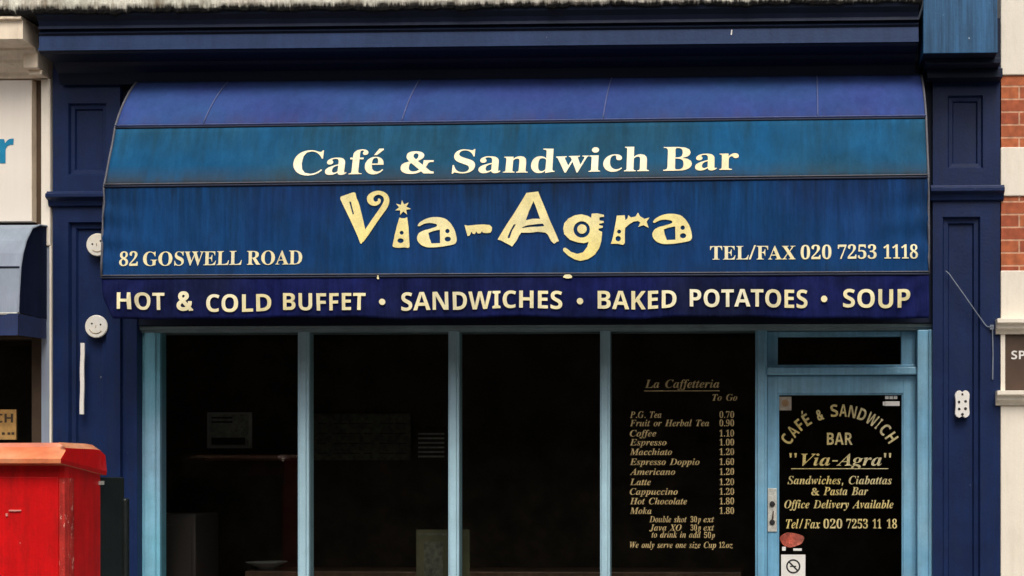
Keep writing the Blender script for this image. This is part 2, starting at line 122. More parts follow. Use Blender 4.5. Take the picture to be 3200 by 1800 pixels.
 'e': '269|87,-9 47,-2 16,19 -4,53 -11,98 -7,135 6,172 25,207 49,240 78,268 109,290 143,305 176,310 207,305 230,293 244,273 249,248 238,209 207,174 153,144 79,124 75,88 78,66 87,50 102,39 122,36 159,51 195,95 214,83 158,14;84,146 114,156 140,171 163,190 179,212 190,236 193,260 192,272 187,280 180,286 171,287 149,278 126,252 103,207',
 'f': '193|-66,-139 -90,-135 -108,-124 -121,-106 -125,-85 -123,-70 -116,-58 -105,-50 -91,-48 -78,-50 -69,-56 -62,-66 -60,-79 -61,-89 -65,-97 -71,-107 -68,-114 -59,-117 -46,-113 -34,-102 -24,-86 -15,-65 4,3 26,104 60,275 13,275 19,303 66,303 92,376 126,428 166,460 212,470 241,467 264,456 277,439 282,418 273,391 247,381 235,384 224,391 217,401 214,413 220,430 225,442 222,447 214,449 195,441 178,415 161,369 144,303 201,303 197,275 140,275 105,113 86,35 65,-29 40,-77 11,-112 -24,-132',
 'g': '298|77,-139 23,-134 -18,-119 -43,-95 -51,-66 -46,-44 -31,-25 -4,-9 33,5 6,28 -3,51 1,68 12,83 30,98 57,114 36,130 20,147 12,166 9,189 14,220 28,248 50,273 79,293 113,305 149,310 200,301 244,277 302,277 299,248 261,248 263,237 264,225 259,192 244,164 221,139 191,120 157,108 118,104 83,106 70,95 66,84 73,72 93,63 135,50 182,32 201,21 216,9 229,-12 233,-36 228,-65 213,-90 189,-110 158,-126 120,-136;116,125 133,129 149,142 164,162 175,188 182,216 185,246 177,277 156,287 138,283 122,269 107,247 96,222 88,193 86,164 94,135;85,-117 117,-113 141,-102 157,-85 162,-66 156,-47 138,-32 107,-19 60,-4 21,-31 7,-62 13,-83 30,-101 54,-113',
 'h': '357|210,-9 176,3 165,41 173,84 194,153 217,222 223,246 220,257 210,261 172,242 131,185 92,100 63,0 -19,0 82,374 88,399 90,411 88,422 83,428 73,431 58,433 48,433 48,451 110,457 187,470 115,197 151,247 184,282 217,303 253,310 290,297 303,259 298,223 282,170 250,75 247,65 246,57 248,47 257,43 276,57 306,98 320,89 265,15',
 'i': '194|132,371 114,375 100,384 90,398 87,416 90,433 100,447 114,457 132,460 149,457 163,447 173,433 176,416 173,398 163,384 149,375;49,-8 29,-5 13,5 4,21 1,41 4,64 10,87 44,211 51,237 53,254 46,268 26,273 19,273 19,289 89,299 150,310 89,85 84,55 87,46 95,42 115,54 142,90 155,81 103,14',
 'k': '323|204,-9 175,-2 154,19 136,65 120,144 96,126 63,0 -19,0 82,374 88,399 90,411 88,422 83,428 73,431 58,433 48,433 48,451 110,457 187,470 106,165 158,206 191,234 207,253 213,267 211,276 206,281 181,286 181,304 318,304 318,286 300,282 284,276 253,254 189,201 201,128 212,79 225,51 240,42 259,52 277,83 292,76 250,12',
 'l': '173|40,-9 19,-6 3,3 -7,19 -10,40 -8,61 -2,85 77,371 87,414 80,428 58,433 52,433 52,450 183,470 79,86 75,69 73,54 75,44 83,41 104,53 131,89 144,79 118,39 93,12 68,-4',
 'm': '525|380,-8 346,4 335,42 343,85 364,154 387,222 393,247 390,258 380,261 351,249 318,214 284,152 250,62 230,0 152,0 220,222 226,247 222,258 213,261 196,257 177,244 157,222 136,190 116,152 97,107 80,57 66,0 -14,0 42,211 50,240 52,254 45,268 24,273 18,273 17,289 151,310 116,193 153,245 187,281 220,303 256,310 294,297 306,260 299,217 330,258 361,287 391,304 422,310 460,297 473,260 468,224 452,171 420,76 417,66 416,58 418,47 426,44 436,47 446,56 457,70 471,91 486,81 459,42 433,14 407,-3',
 'n': '357|213,-9 179,3 168,41 175,84 197,153 220,222 226,246 222,257 213,261 176,243 136,190 116,152 97,107 80,57 66,0 -14,0 42,211 50,240 52,254 45,268 24,273 18,273 17,289 151,310 116,193 153,245 187,281 220,303 256,310 294,297 306,259 301,226 285,170 248,57 251,47 260,43 269,46 279,55 304,90 319,80 291,41 266,13 240,-4',
 'o': '316|96,-9 54,-2 20,20 -3,54 -10,98 -6,135 6,172 24,208 48,241 76,269 107,291 141,305 175,310 221,302 256,281 278,247 285,203 281,167 270,130 252,94 228,61 200,33 168,10 133,-5;103,13 119,18 134,30 148,50 162,74 184,132 200,191 206,240 197,276 172,288 157,284 141,272 127,253 113,229 90,172 75,111 69,58 78,25',
 'p': '330|-79,-139 -79,-121 -63,-119 -51,-114 -43,-106 -37,-95 -30,-71 48,228 52,253 50,263 44,269 16,273 16,290 85,300 144,310 124,242 176,293 228,310 257,304 279,288 293,261 298,224 294,184 282,143 263,103 239,67 211,36 180,11 147,-4 114,-9 90,-6 69,6 48,-69 44,-97 47,-109 54,-116 86,-122 86,-139;102,15 119,19 135,31 151,49 165,71 190,125 207,179 214,224 212,240 206,252 198,259 187,262 141,232 103,142 86,78 78,38 84,20',
 'r': '261|-14,0 42,211 50,240 52,254 45,268 24,273 18,273 17,289 151,310 114,189 144,243 171,280 197,302 210,308 222,310 250,298 259,265 257,245 249,230 236,221 220,218 202,223 186,238 180,241 157,225 127,175 95,97 66,0',
 's': '253|91,-9 63,-6 28,5 15,7 3,4 -7,-7 -24,-4 -7,109 13,105 33,37 81,14 110,24 120,52 114,77 95,106 69,138 51,163 39,185 31,207 28,228 35,260 53,286 82,303 116,309 145,306 179,298 186,296 192,295 204,298 212,307 230,307 215,205 197,207 174,268 134,288 119,286 107,278 99,268 97,255 104,231 124,202 146,176 165,149 183,116 188,99 190,82 187,58 177,36 162,17 142,3 118,-6',
 't': '185|30,-9 -4,3 -15,39 -14,52 -11,70 45,273 13,273 13,297 79,334 134,398 162,398 134,300 187,300 179,273 126,273 77,103 70,77 67,56 70,45 77,41 98,54 128,95 144,85 116,44 88,14 60,-3',
 'u': '357|46,-9 8,3 -5,41 0,75 15,130 38,211 46,254 39,268 19,273 13,273 12,289 73,298 146,310 81,79 76,53 79,43 89,40 125,58 167,113 206,197 236,301 316,301 251,57 254,48 261,44 270,47 280,56 292,70 306,91 321,81 293,42 268,13 242,-4 215,-9 196,-6 182,4 172,19 169,40 181,103 147,53 114,18 81,-3',
 'v': '284|48,-9 48,26 45,155 38,229 25,264 5,274 -1,273 -2,291 97,310 106,295 115,251 121,189 123,118 123,89 160,132 185,169 199,196 204,213 200,226 189,240 178,256 175,271 177,286 186,299 198,307 214,310 230,307 243,298 251,283 254,265 244,222 215,167 166,102 97,27 62,-9',
 'w': '420|48,-10 48,25 45,154 38,228 25,263 5,274 -1,273 -2,291 97,310 113,265 124,132 229,310 246,310 267,87 303,130 327,167 341,196 346,214 342,227 330,240 318,255 314,271 317,287 325,300 337,308 353,311 370,308 383,298 391,283 394,264 356,168 245,25 216,-9 197,-10 179,179 68,-9',
 'x': '302|-1,-11 -19,-8 -33,0 -42,13 -45,29 -42,45 -34,57 -22,66 -7,69 6,67 18,62 38,55 49,59 60,73 95,129 74,238 69,258 62,270 53,277 38,279 32,279 17,278 17,294 55,300 84,305 104,309 118,310 129,307 138,298 144,283 149,258 157,218 186,259 211,288 235,305 261,311 278,308 290,300 299,287 302,272 299,257 292,245 282,237 270,234 257,237 241,243 232,246 223,248 213,247 206,242 192,223 163,183 183,86 194,54 212,43 221,46 231,54 242,66 256,82 269,72 242,36 219,11 196,-4 170,-9 146,-3 128,15 114,47 102,93 69,40 36,2',
 'y': '281|-30,-140 -51,-137 -66,-129 -77,-115 -80,-99 -77,-84 -69,-72 -56,-64 -41,-61 -26,-64 -8,-73 9,-82 20,-85 28,-83 38,-77 58,-56 76,-30 81,-17 83,-6 79,30 70,90 58,156 44,213 33,251 24,269 14,275 -1,277 -9,276 -9,294 22,298 48,304 85,310 99,296 112,254 127,181 148,75 191,160 205,211 200,225 187,238 173,252 168,269 171,285 179,298 193,307 210,310 227,307 240,298 248,284 251,265 248,245 241,219 214,152 174,74 126,-5 100,-41 74,-74 47,-101 20,-122 -5,-136',
 'z': '260|154,-52 129,-49 105,-41 56,-13 33,1 17,5 6,3 -7,-5 -24,-16 -33,-14 -36,-6 -34,0 159,238 77,238 48,235 40,232 34,225 20,198 3,198 32,301 244,301 54,73 81,59 101,38 117,15 129,-9 141,-26 155,-32 165,-30 169,-24 168,-18 165,-14 157,2 156,11 158,25 165,35 176,42 191,44 217,35 226,8 221,-14 207,-33 184,-47',
 ',': '180|28,-87 47,-3 61,78 124,78 129,71 104,-8 71,-87',
 '.': '180|89,-9 74,-7 60,1 51,15 48,36 51,57 60,71 74,79 89,81 106,79 119,71 129,57 132,36 129,15 119,1 106,-7',
 '-': '216|27,154 27,206 189,206 189,154',
 '"': '274|180,306 167,480 230,480 217,306;57,306 44,480 107,480 94,306',
},
'sans': {
 'A': '463|0,0 169,482 293,482 463,0 354,0 319,114 144,114 109,0;170,199 295,199 259,311 251,340 240,375 232,407 223,374 212,336 204,311',
 'B': '451|60,0 60,480 210,480 268,477 317,468 355,453 382,430 398,399 404,358 401,332 395,309 384,289 370,272 352,261 330,255 330,251 345,247 360,242 373,234 385,225 396,213 404,199 411,183 414,162 416,139 410,99 395,65 369,37 333,16 291,4 240,0;162,289 221,289 247,291 268,296 282,304 292,314 298,328 300,345 297,361 291,374 279,384 263,391 242,395 216,396 162,396;162,84 228,84 256,86 277,92 292,102 302,115 308,131 310,149 308,166 302,180 292,192 276,202 254,207 225,209 162,209',
 'C': '428|255,-7 208,-3 168,7 133,24 103,47 80,76 62,110 49,149 41,192 39,239 42,286 51,328 65,367 85,402 111,431 141,455 177,472 218,483 264,486 288,485 312,482 335,477 359,470 382,462 404,453 371,370 317,392 299,397 282,401 264,402 228,397 198,382 175,358 157,325 147,285 144,238 147,191 156,152 172,120 195,97 226,83 264,78 284,79 303,81 323,85 386,103 386,18 365,10 344,4 324,-1 302,-4 279,-6',
 'D': '497|60,0 60,480 211,480 259,477 302,468 342,453 376,432 404,406 427,374 444,336 455,293 458,244 450,170 427,109 389,61 337,27 273,7 196,0;162,84 206,84 287,101 336,154 353,242 349,290 337,329 318,359 291,380 257,392 216,396 162,396',
 'E': '376|60,0 60,480 336,480 336,396 162,396 162,291 324,291 324,208 162,208 162,84 336,84 336,0',
 'F': '369|60,0 60,480 335,480 335,396 161,396 161,273 323,273 323,189 161,189 161,0',
 'H': '514|60,0 60,480 162,480 162,291 352,291 352,480 453,480 453,0 352,0 352,207 162,207 162,0',
 'I': '261|21,0 21,58 80,85 80,395 21,422 21,480 240,480 240,422 181,395 181,85 240,58 240,0',
 'K': '446|60,0 60,480 162,480 162,260 181,288 202,316 332,480 445,480 277,267 446,0 330,0 205,202 162,171 162,0',
 'L': '379|60,0 60,480 162,480 162,84 357,84 357,0',
 'N': '546|60,0 60,480 189,480 397,120 399,120 396,187 394,253 394,480 486,480 486,0 357,0 148,363 145,363 149,294 151,226 151,0',
 'O': '535|267,-7 218,-3 176,7 139,24 108,48 83,76 63,111 50,150 42,193 39,241 42,289 50,332 63,371 83,405 108,433 139,456 176,473 219,484 268,487 317,484 360,473 396,456 427,433 452,405 471,370 485,331 493,288 496,240 493,193 485,150 471,110 452,76 427,47 396,24 360,7 317,-3;267,79 307,83 338,98 361,122 376,154 386,194 389,240 386,287 376,327 361,359 338,383 307,398 268,402 229,398 198,383 175,359 159,327 149,287 146,240 149,194 159,154 175,122 198,98 229,83',
 'P': '422|60,0 60,480 214,480 270,475 315,462 349,440 373,410 387,373 392,330 390,303 384,276 374,252 360,229 340,209 316,193 286,180 249,173 206,171 162,171 162,0;162,254 195,254 222,256 245,261 264,271 278,285 286,303 289,326 280,365 253,388 208,396 162,396',
 'R': '443|60,0 60,480 200,480 260,476 308,464 345,444 371,416 386,380 392,336 390,315 386,296 379,278 370,263 359,249 346,237 332,226 318,217 302,209 443,0 330,0 216,184 162,184 162,0;162,267 195,267 225,268 249,274 267,283 279,296 286,313 289,333 286,354 278,370 266,382 247,390 223,395 193,396 162,396',
 'S': '370|167,-7 118,-4 73,6 31,22 31,117 102,90 126,83 150,79 175,77 197,79 215,84 228,92 237,102 242,114 244,128 241,145 232,160 217,172 198,183 176,195 150,207 114,225 77,253 66,265 56,279 48,293 41,310 38,329 36,350 41,390 56,423 80,450 113,470 152,482 199,486 223,485 247,482 270,478 341,453 308,373 249,394 232,398 214,401 195,402 178,400 163,396 151,388 143,378 137,367 136,353 138,337 146,324 158,313 176,302 199,290 226,277 250,265 271,253 289,241 305,227 318,212 329,196 337,178 342,157 343,133 338,93 323,59 297,31 262,10 219,-2',
 'T': '389|144,0 144,395 13,395 13,480 375,480 375,395 245,395 245,0',
 'U': '508|252,-7 193,-1 145,15 107,42 79,78 63,121 57,171 57,480 158,480 158,186 161,151 169,123 183,103 201,89 225,81 255,79 285,81 309,90 327,105 339,126 347,153 349,187 349,480 451,480 451,169 448,137 441,107 429,80 412,55 390,34 363,16 331,4 294,-4',
 'W': '649|122,0 0,480 100,480 161,218 170,179 179,132 185,92 191,132 199,177 207,211 277,480 373,480 443,211 450,177 459,132 465,92 471,132 480,179 488,218 549,480 649,480 527,0 412,0 347,252 342,274 335,306 328,339 324,364 321,339 314,307 308,274 302,251 238,0',
 'r': '305|52,0 52,367 128,367 143,305 148,305 160,323 175,339 192,353 212,364 234,371 257,373 275,373 291,371 283,277 270,279 254,280 237,279 221,276 205,271 190,264 178,254 167,242 159,227 154,208 152,187 152,0',
 '&': '448|197,-7 165,-5 136,1 110,12 88,26 69,42 54,62 43,84 36,108 34,133 36,154 40,173 47,189 58,205 70,220 85,235 140,279 216,335 237,352 255,375 259,384 261,394 262,405 260,420 255,434 245,445 233,454 219,459 201,461 189,460 178,457 168,453 159,447 151,440 145,431 141,421 138,411 137,399 138,386 141,375 145,363 169,327 204,284 438,0 364,0 171,231 121,293 108,310 96,327 87,344 81,361 77,379 75,398 77,420 82,440 91,458 102,474 117,488 134,499 154,507 176,512 200,513 224,512 246,507 266,499 283,488 297,475 308,459 317,442 322,424 324,404 323,389 320,375 315,362 309,349 301,336 291,325 256,293 154,217 135,202 121,188 110,174 103,161 98,146 97,131 98,115 102,101 109,87 118,76 130,66 143,57 158,51 175,48 193,46 213,48 232,52 251,59 269,69 286,81 301,95 315,112 327,131 336,151 343,174 348,198 349,224 408,224 406,194 403,167 397,144 389,124 380,107 371,92 345,62 333,47 315,30 294,17 271,7 246,-1 221,-5',
},
}
AWNING_WORDS = [(1, 'serif', 'Café', -1.2071, -0.6758, 0.8488, 0.8496, 0.4072),
 (1, 'serif', '&', -0.5773, -0.3823, 0.8497, 0.85, 0.4066),
 (1, 'serif', 'Sandwich', -0.2766, 0.8601, 0.8501, 0.8517, 0.4063),
 (1, 'serif', 'Bar', 0.9409, 1.3733, 0.8518, 0.8524, 0.4052),
 (2, 'serif', '82', -2.1938, -2.0853, 0.8758, 0.8748, 0.1505),
 (2, 'serif', 'GOSWELL', -2.0553, -1.4808, 0.8745, 0.8694, 0.1502),
 (2, 'serif', 'ROAD', -1.451, -1.1313, 0.8691, 0.8662, 0.149),
 (2, 'serif', 'TEL/FAX', 1.2127, 1.698, 0.8438, 0.8436, 0.1406),
 (2, 'serif', '020', 1.727, 1.901, 0.8436, 0.8435, 0.1397),
 (2, 'serif', '7253', 1.9372, 2.1561, 0.8435, 0.8433, 0.1394),
 (2, 'serif', '1118', 2.1958, 2.389, 0.8433, 0.8432, 0.1388),
 (3, 'sans', 'HOT', -2.2051, -1.9247, 0.7776, 0.7796, 0.4029),
 (3, 'sans', '&', -1.8519, -1.7568, 0.788, 0.7886, 0.3927),
 (3, 'sans', 'COLD', -1.6803, -1.3082, 0.8361, 0.8384, 0.415),
 (3, 'sans', 'BUFFET', -1.2376, -0.7558, 0.831, 0.8339, 0.4197),
 (3, 'sans', 'SANDWICHES', -0.5543, 0.371, 0.8044, 0.7953, 0.4226),
 (3, 'sans', 'BAKED', 0.5724, 1.0235, 0.7815, 0.7846, 0.4148),
 (3, 'sans', 'POTATOES', 1.0983, 1.765, 0.7626, 0.7673, 0.4112),
 (3, 'sans', 'SOUP', 1.966, 2.3453, 0.7614, 0.7641, 0.4128)]
AWNING_DOTS = [(-0.6615, 0.6113), (0.4718, 0.6071), (1.8592, 0.5686)]
FANCY_WORD = [
 ('V', [[(-0.9136, 0.1416), (-0.892, 0.1268), (-0.8757, 0.1162), (-0.8486, 0.0992), (-0.8371, 0.0955), (-0.8298, 0.1014), (-0.8264, 0.1135), (-0.8234, 0.144), (-0.8192, 0.1666), (-0.8098, 0.2039), (-0.8031, 0.2406), (-0.7925, 0.3134), (-0.785, 0.3669), (-0.7734, 0.4547), (-0.7679, 0.4964), (-0.763, 0.5335), (-0.7663, 0.5671), (-0.7811, 0.6308), (-0.7879, 0.6509), (-0.7934, 0.6475), (-0.7984, 0.6306), (-0.8079, 0.5833), (-0.8204, 0.5304), (-0.8487, 0.4187), (-0.8662, 0.352), (-0.8907, 0.2638), (-0.9032, 0.2168), (-0.9164, 0.1641)]], [[(-0.8644, 0.1956), (-0.8538, 0.1958), (-0.8456, 0.2579), (-0.8344, 0.3284), (-0.8419, 0.3367), (-0.8531, 0.2633)]]),
 ('V', [[(-0.778, 0.6331), (-0.7707, 0.6151), (-0.7602, 0.5893), (-0.7491, 0.5606), (-0.738, 0.5288), (-0.7259, 0.493), (-0.7136, 0.457), (-0.7009, 0.4214), (-0.6879, 0.3856), (-0.6755, 0.3518), (-0.6632, 0.3206), (-0.6511, 0.2903), (-0.6412, 0.2603), (-0.6348, 0.2316), (-0.6313, 0.2039), (-0.6311, 0.1759), (-0.6349, 0.1491), (-0.6423, 0.1261), (-0.652, 0.1076), (-0.664, 0.0944), (-0.6773, 0.0862), (-0.6906, 0.0821), (-0.7041, 0.0825), (-0.7174, 0.0869), (-0.7298, 0.0947), (-0.7414, 0.1064), (-0.7518, 0.1224), (-0.7595, 0.1443), (-0.7614, 0.1711), (-0.7582, 0.1958), (-0.7512, 0.2172), (-0.7407, 0.2324), (-0.729, 0.2411), (-0.7168, 0.2444), (-0.7053, 0.2403), (-0.6959, 0.2317), (-0.6885, 0.2212), (-0.6834, 0.2081), (-0.6811, 0.1942), (-0.6813, 0.1796), (-0.6862, 0.168), (-0.6915, 0.1642), (-0.6946, 0.1629), (-0.6988, 0.1763), (-0.6969, 0.1805), (-0.6955, 0.1851), (-0.6967, 0.1846), (-0.6977, 0.1858), (-0.6991, 0.1905), (-0.7012, 0.1934), (-0.7056, 0.1964), (-0.7113, 0.1987), (-0.715, 0.1974), (-0.7182, 0.1923), (-0.722, 0.1845), (-0.7234, 0.1788), (-0.7234, 0.1747), (-0.7235, 0.1696), (-0.7237, 0.1672), (-0.7232, 0.1608), (-0.7204, 0.1491), (-0.7159, 0.1389), (-0.709, 0.1312), (-0.7002, 0.1259), (-0.6918, 0.1247), (-0.6835, 0.1285), (-0.6754, 0.1363), (-0.6696, 0.1453), (-0.6657, 0.1555), (-0.6631, 0.1672), (-0.6624, 0.1787), (-0.6637, 0.1915), (-0.667, 0.2082), (-0.6723, 0.2287), (-0.6803, 0.2537), (-0.6911, 0.2833), (-0.703, 0.3157), (-0.7155, 0.3501), (-0.7287, 0.3861), (-0.7416, 0.4225), (-0.7542, 0.4591), (-0.7665, 0.4959), (-0.7766, 0.531), (-0.7838, 0.5661), (-0.7886, 0.5984), (-0.7916, 0.6205)]], []),
 ('i', [[(-0.5577, 0.1866), (-0.5452, 0.233), (-0.5193, 0.2119), (-0.5318, 0.2571), (-0.5058, 0.28), (-0.5339, 0.29), (-0.5274, 0.3398), (-0.5499, 0.3071), (-0.5677, 0.3462), (-0.5677, 0.2954), (-0.5965, 0.2944), (-0.574, 0.2637), (-0.592, 0.2234), (-0.564, 0.236)], [(-0.5711, 0.3723), (-0.5575, 0.3792), (-0.5409, 0.3795), (-0.5274, 0.3674), (-0.519, 0.4767), (-0.5107, 0.6837), (-0.5187, 0.6987), (-0.5384, 0.6917), (-0.5775, 0.6968), (-0.6047, 0.688), (-0.6085, 0.6712), (-0.5967, 0.5595), (-0.5855, 0.4645)]], [[(-0.5457, 0.535), (-0.5471, 0.5457), (-0.5512, 0.5534), (-0.5569, 0.5561), (-0.5627, 0.5532), (-0.567, 0.5454), (-0.5686, 0.5347), (-0.5671, 0.5241), (-0.563, 0.5164), (-0.5573, 0.5136), (-0.5515, 0.5165), (-0.5473, 0.5244)], [(-0.545, 0.6201), (-0.5473, 0.6329), (-0.5538, 0.6422), (-0.5628, 0.6455), (-0.5719, 0.642), (-0.5786, 0.6325), (-0.5811, 0.6196), (-0.5788, 0.6067), (-0.5723, 0.5974), (-0.5633, 0.5941), (-0.5542, 0.5977), (-0.5475, 0.6072)]]),
 ('a', [[(-0.466, 0.4485), (-0.4586, 0.4284), (-0.4501, 0.4152), (-0.4322, 0.3953), (-0.419, 0.3847), (-0.3974, 0.3727), (-0.3812, 0.3685), (-0.354, 0.3679), (-0.3371, 0.3712), (-0.3136, 0.3817), (-0.2996, 0.3953), (-0.2813, 0.4258), (-0.2709, 0.4494), (-0.258, 0.4897), (-0.2515, 0.5177), (-0.2449, 0.5613), (-0.242, 0.5858), (-0.24, 0.6159), (-0.2414, 0.6326), (-0.2475, 0.6526), (-0.258, 0.6625), (-0.2832, 0.6721), (-0.3036, 0.6788), (-0.3396, 0.689), (-0.3637, 0.6926), (-0.3998, 0.6932), (-0.4185, 0.6882), (-0.4385, 0.6729), (-0.4494, 0.6588), (-0.4623, 0.6318), (-0.4673, 0.6139), (-0.4693, 0.587), (-0.4676, 0.5692), (-0.4606, 0.5425), (-0.4529, 0.5286), (-0.4367, 0.5138), (-0.4247, 0.5059), (-0.4049, 0.4972), (-0.3917, 0.4907), (-0.3719, 0.4799), (-0.3629, 0.473), (-0.3557, 0.4631), (-0.3543, 0.4564), (-0.3571, 0.4463), (-0.3643, 0.4403), (-0.3834, 0.4322), (-0.3958, 0.4301), (-0.4138, 0.4319), (-0.4246, 0.4359), (-0.439, 0.4464), (-0.4468, 0.4535), (-0.4558, 0.4641), (-0.4607, 0.4651), (-0.4666, 0.4576)]], [[(-0.404, 0.5372), (-0.377, 0.5169), (-0.338, 0.5035), (-0.3354, 0.6469), (-0.3851, 0.6507), (-0.3976, 0.5903)], [(-0.2822, 0.5183), (-0.2838, 0.53), (-0.2884, 0.5385), (-0.2947, 0.5416), (-0.301, 0.5383), (-0.3057, 0.5297), (-0.3075, 0.518), (-0.3059, 0.5063), (-0.3013, 0.4978), (-0.295, 0.4947), (-0.2887, 0.498), (-0.284, 0.5066)], [(-0.274, 0.6043), (-0.2764, 0.6176), (-0.2829, 0.6273), (-0.2919, 0.6308), (-0.301, 0.6271), (-0.3076, 0.6172), (-0.3102, 0.6038), (-0.3078, 0.5905), (-0.3013, 0.5807), (-0.2923, 0.5773), (-0.2832, 0.581), (-0.2766, 0.5909)]]),
 ('-', [[(-0.1967, 0.455), (-0.1756, 0.4626), (-0.1335, 0.456), (-0.0854, 0.4529), (-0.0493, 0.4607), (-0.0366, 0.4843), (-0.037, 0.5176), (-0.0458, 0.5425), (-0.0728, 0.546), (-0.0873, 0.5419), (-0.0955, 0.5278), (-0.1029, 0.5472), (-0.1179, 0.5486), (-0.1276, 0.5274), (-0.1359, 0.5551), (-0.1479, 0.5493), (-0.1556, 0.5297), (-0.1658, 0.5685), (-0.1778, 0.5756), (-0.1872, 0.5153)]], []),
 ('A', [[(0.1604, 0.1236), (0.2279, 0.1099), (0.2372, 0.1557), (0.2678, 0.2895), (0.2985, 0.4285), (0.326, 0.5397), (0.3489, 0.6368), (0.3355, 0.6449), (0.3206, 0.664), (0.3025, 0.6334), (0.2842, 0.5667), (0.2691, 0.5444), (0.2271, 0.5354), (0.1822, 0.5459), (0.1313, 0.5451), (0.1194, 0.5754), (0.1048, 0.6307), (0.0796, 0.6902), (0.066, 0.6745), (0.0389, 0.6492), (0.0147, 0.6239), (-0.0039, 0.6153), (0.0084, 0.5738), (0.0467, 0.4578), (0.0911, 0.3363), (0.1294, 0.2203)]], [[(0.2014, 0.2105), (0.2137, 0.2663), (0.2399, 0.3999), (0.1964, 0.3992), (0.1575, 0.414), (0.175, 0.3211)], [(0.134, 0.4897), (0.1668, 0.468), (0.2267, 0.454), (0.2567, 0.4511), (0.2634, 0.4767), (0.2269, 0.4828), (0.1819, 0.4849), (0.143, 0.4954)], [(0.1008, 0.4559), (0.0801, 0.5194), (0.0656, 0.5968), (0.0566, 0.605), (0.0535, 0.5856), (0.0711, 0.5137), (0.0888, 0.4557)]]),
 ('g', [[(0.5348, 0.351), (0.5662, 0.3471), (0.6051, 0.3633), (0.6067, 0.3826), (0.5813, 0.3905), (0.5799, 0.407), (0.5814, 0.4236), (0.6039, 0.4295), (0.6054, 0.4488), (0.5786, 0.4577), (0.5786, 0.4732), (0.6011, 0.4818), (0.5982, 0.5011), (0.5758, 0.5107), (0.5758, 0.5283), (0.5962, 0.5451), (0.5955, 0.5782), (0.5913, 0.6498), (0.5796, 0.7212), (0.553, 0.787), (0.5173, 0.8306), (0.4726, 0.8494), (0.4397, 0.8325), (0.4036, 0.7935), (0.3735, 0.7407), (0.3733, 0.7159), (0.3838, 0.7066), (0.3973, 0.7189), (0.4184, 0.7523), (0.4543, 0.7748), (0.4871, 0.7586), (0.5108, 0.7038), (0.5196, 0.6488), (0.4927, 0.6622), (0.4568, 0.6535), (0.4118, 0.6253), (0.3786, 0.564), (0.3724, 0.5031), (0.3781, 0.4479), (0.4018, 0.3985), (0.4376, 0.3659), (0.4764, 0.3555), (0.5124, 0.3727), (0.5335, 0.3952)], [(0.5082, 0.5135), (0.5056, 0.5355), (0.498, 0.553), (0.487, 0.5627), (0.4748, 0.5625), (0.4637, 0.5525), (0.456, 0.5347), (0.4532, 0.5127), (0.4558, 0.4906), (0.4634, 0.4731), (0.4744, 0.4634), (0.4866, 0.4636), (0.4977, 0.4736), (0.5054, 0.4914)]], [[(0.5265, 0.5176), (0.5238, 0.5474), (0.5157, 0.5735), (0.5032, 0.5928), (0.4878, 0.6029), (0.4714, 0.6027), (0.4559, 0.5921), (0.4433, 0.5725), (0.435, 0.5461), (0.432, 0.5162), (0.4347, 0.4864), (0.4428, 0.4602), (0.4553, 0.441), (0.4707, 0.4308), (0.4871, 0.4311), (0.5025, 0.4417), (0.5152, 0.4614), (0.5235, 0.4878)]]),
 ('r', [[(0.6798, 0.3745), (0.7246, 0.3719), (0.7293, 0.426), (0.7412, 0.4042), (0.7455, 0.3712), (0.7606, 0.3962), (0.7874, 0.3857), (0.8007, 0.3446), (0.8127, 0.3833), (0.8382, 0.4113), (0.8665, 0.3952), (0.8502, 0.4417), (0.8623, 0.5051), (0.8324, 0.4772), (0.8026, 0.4959), (0.8144, 0.4494), (0.801, 0.4327), (0.7756, 0.4405), (0.7518, 0.4676), (0.7281, 0.5086), (0.7268, 0.5636), (0.7271, 0.6653), (0.7167, 0.6855), (0.6869, 0.673), (0.6466, 0.6725), (0.651, 0.6506), (0.6597, 0.5956), (0.6712, 0.4746)]], [[(0.7052, 0.5451), (0.7037, 0.5555), (0.6996, 0.5631), (0.694, 0.5658), (0.6883, 0.563), (0.6841, 0.5552), (0.6825, 0.5448), (0.684, 0.5343), (0.6881, 0.5267), (0.6938, 0.524), (0.6995, 0.5269), (0.7037, 0.5346)], [(0.7046, 0.6194), (0.7026, 0.6337), (0.6969, 0.644), (0.6892, 0.6478), (0.6814, 0.6438), (0.6757, 0.6333), (0.6735, 0.619), (0.6756, 0.6047), (0.6812, 0.5943), (0.689, 0.5905), (0.6967, 0.5945), (0.7025, 0.605)]]),
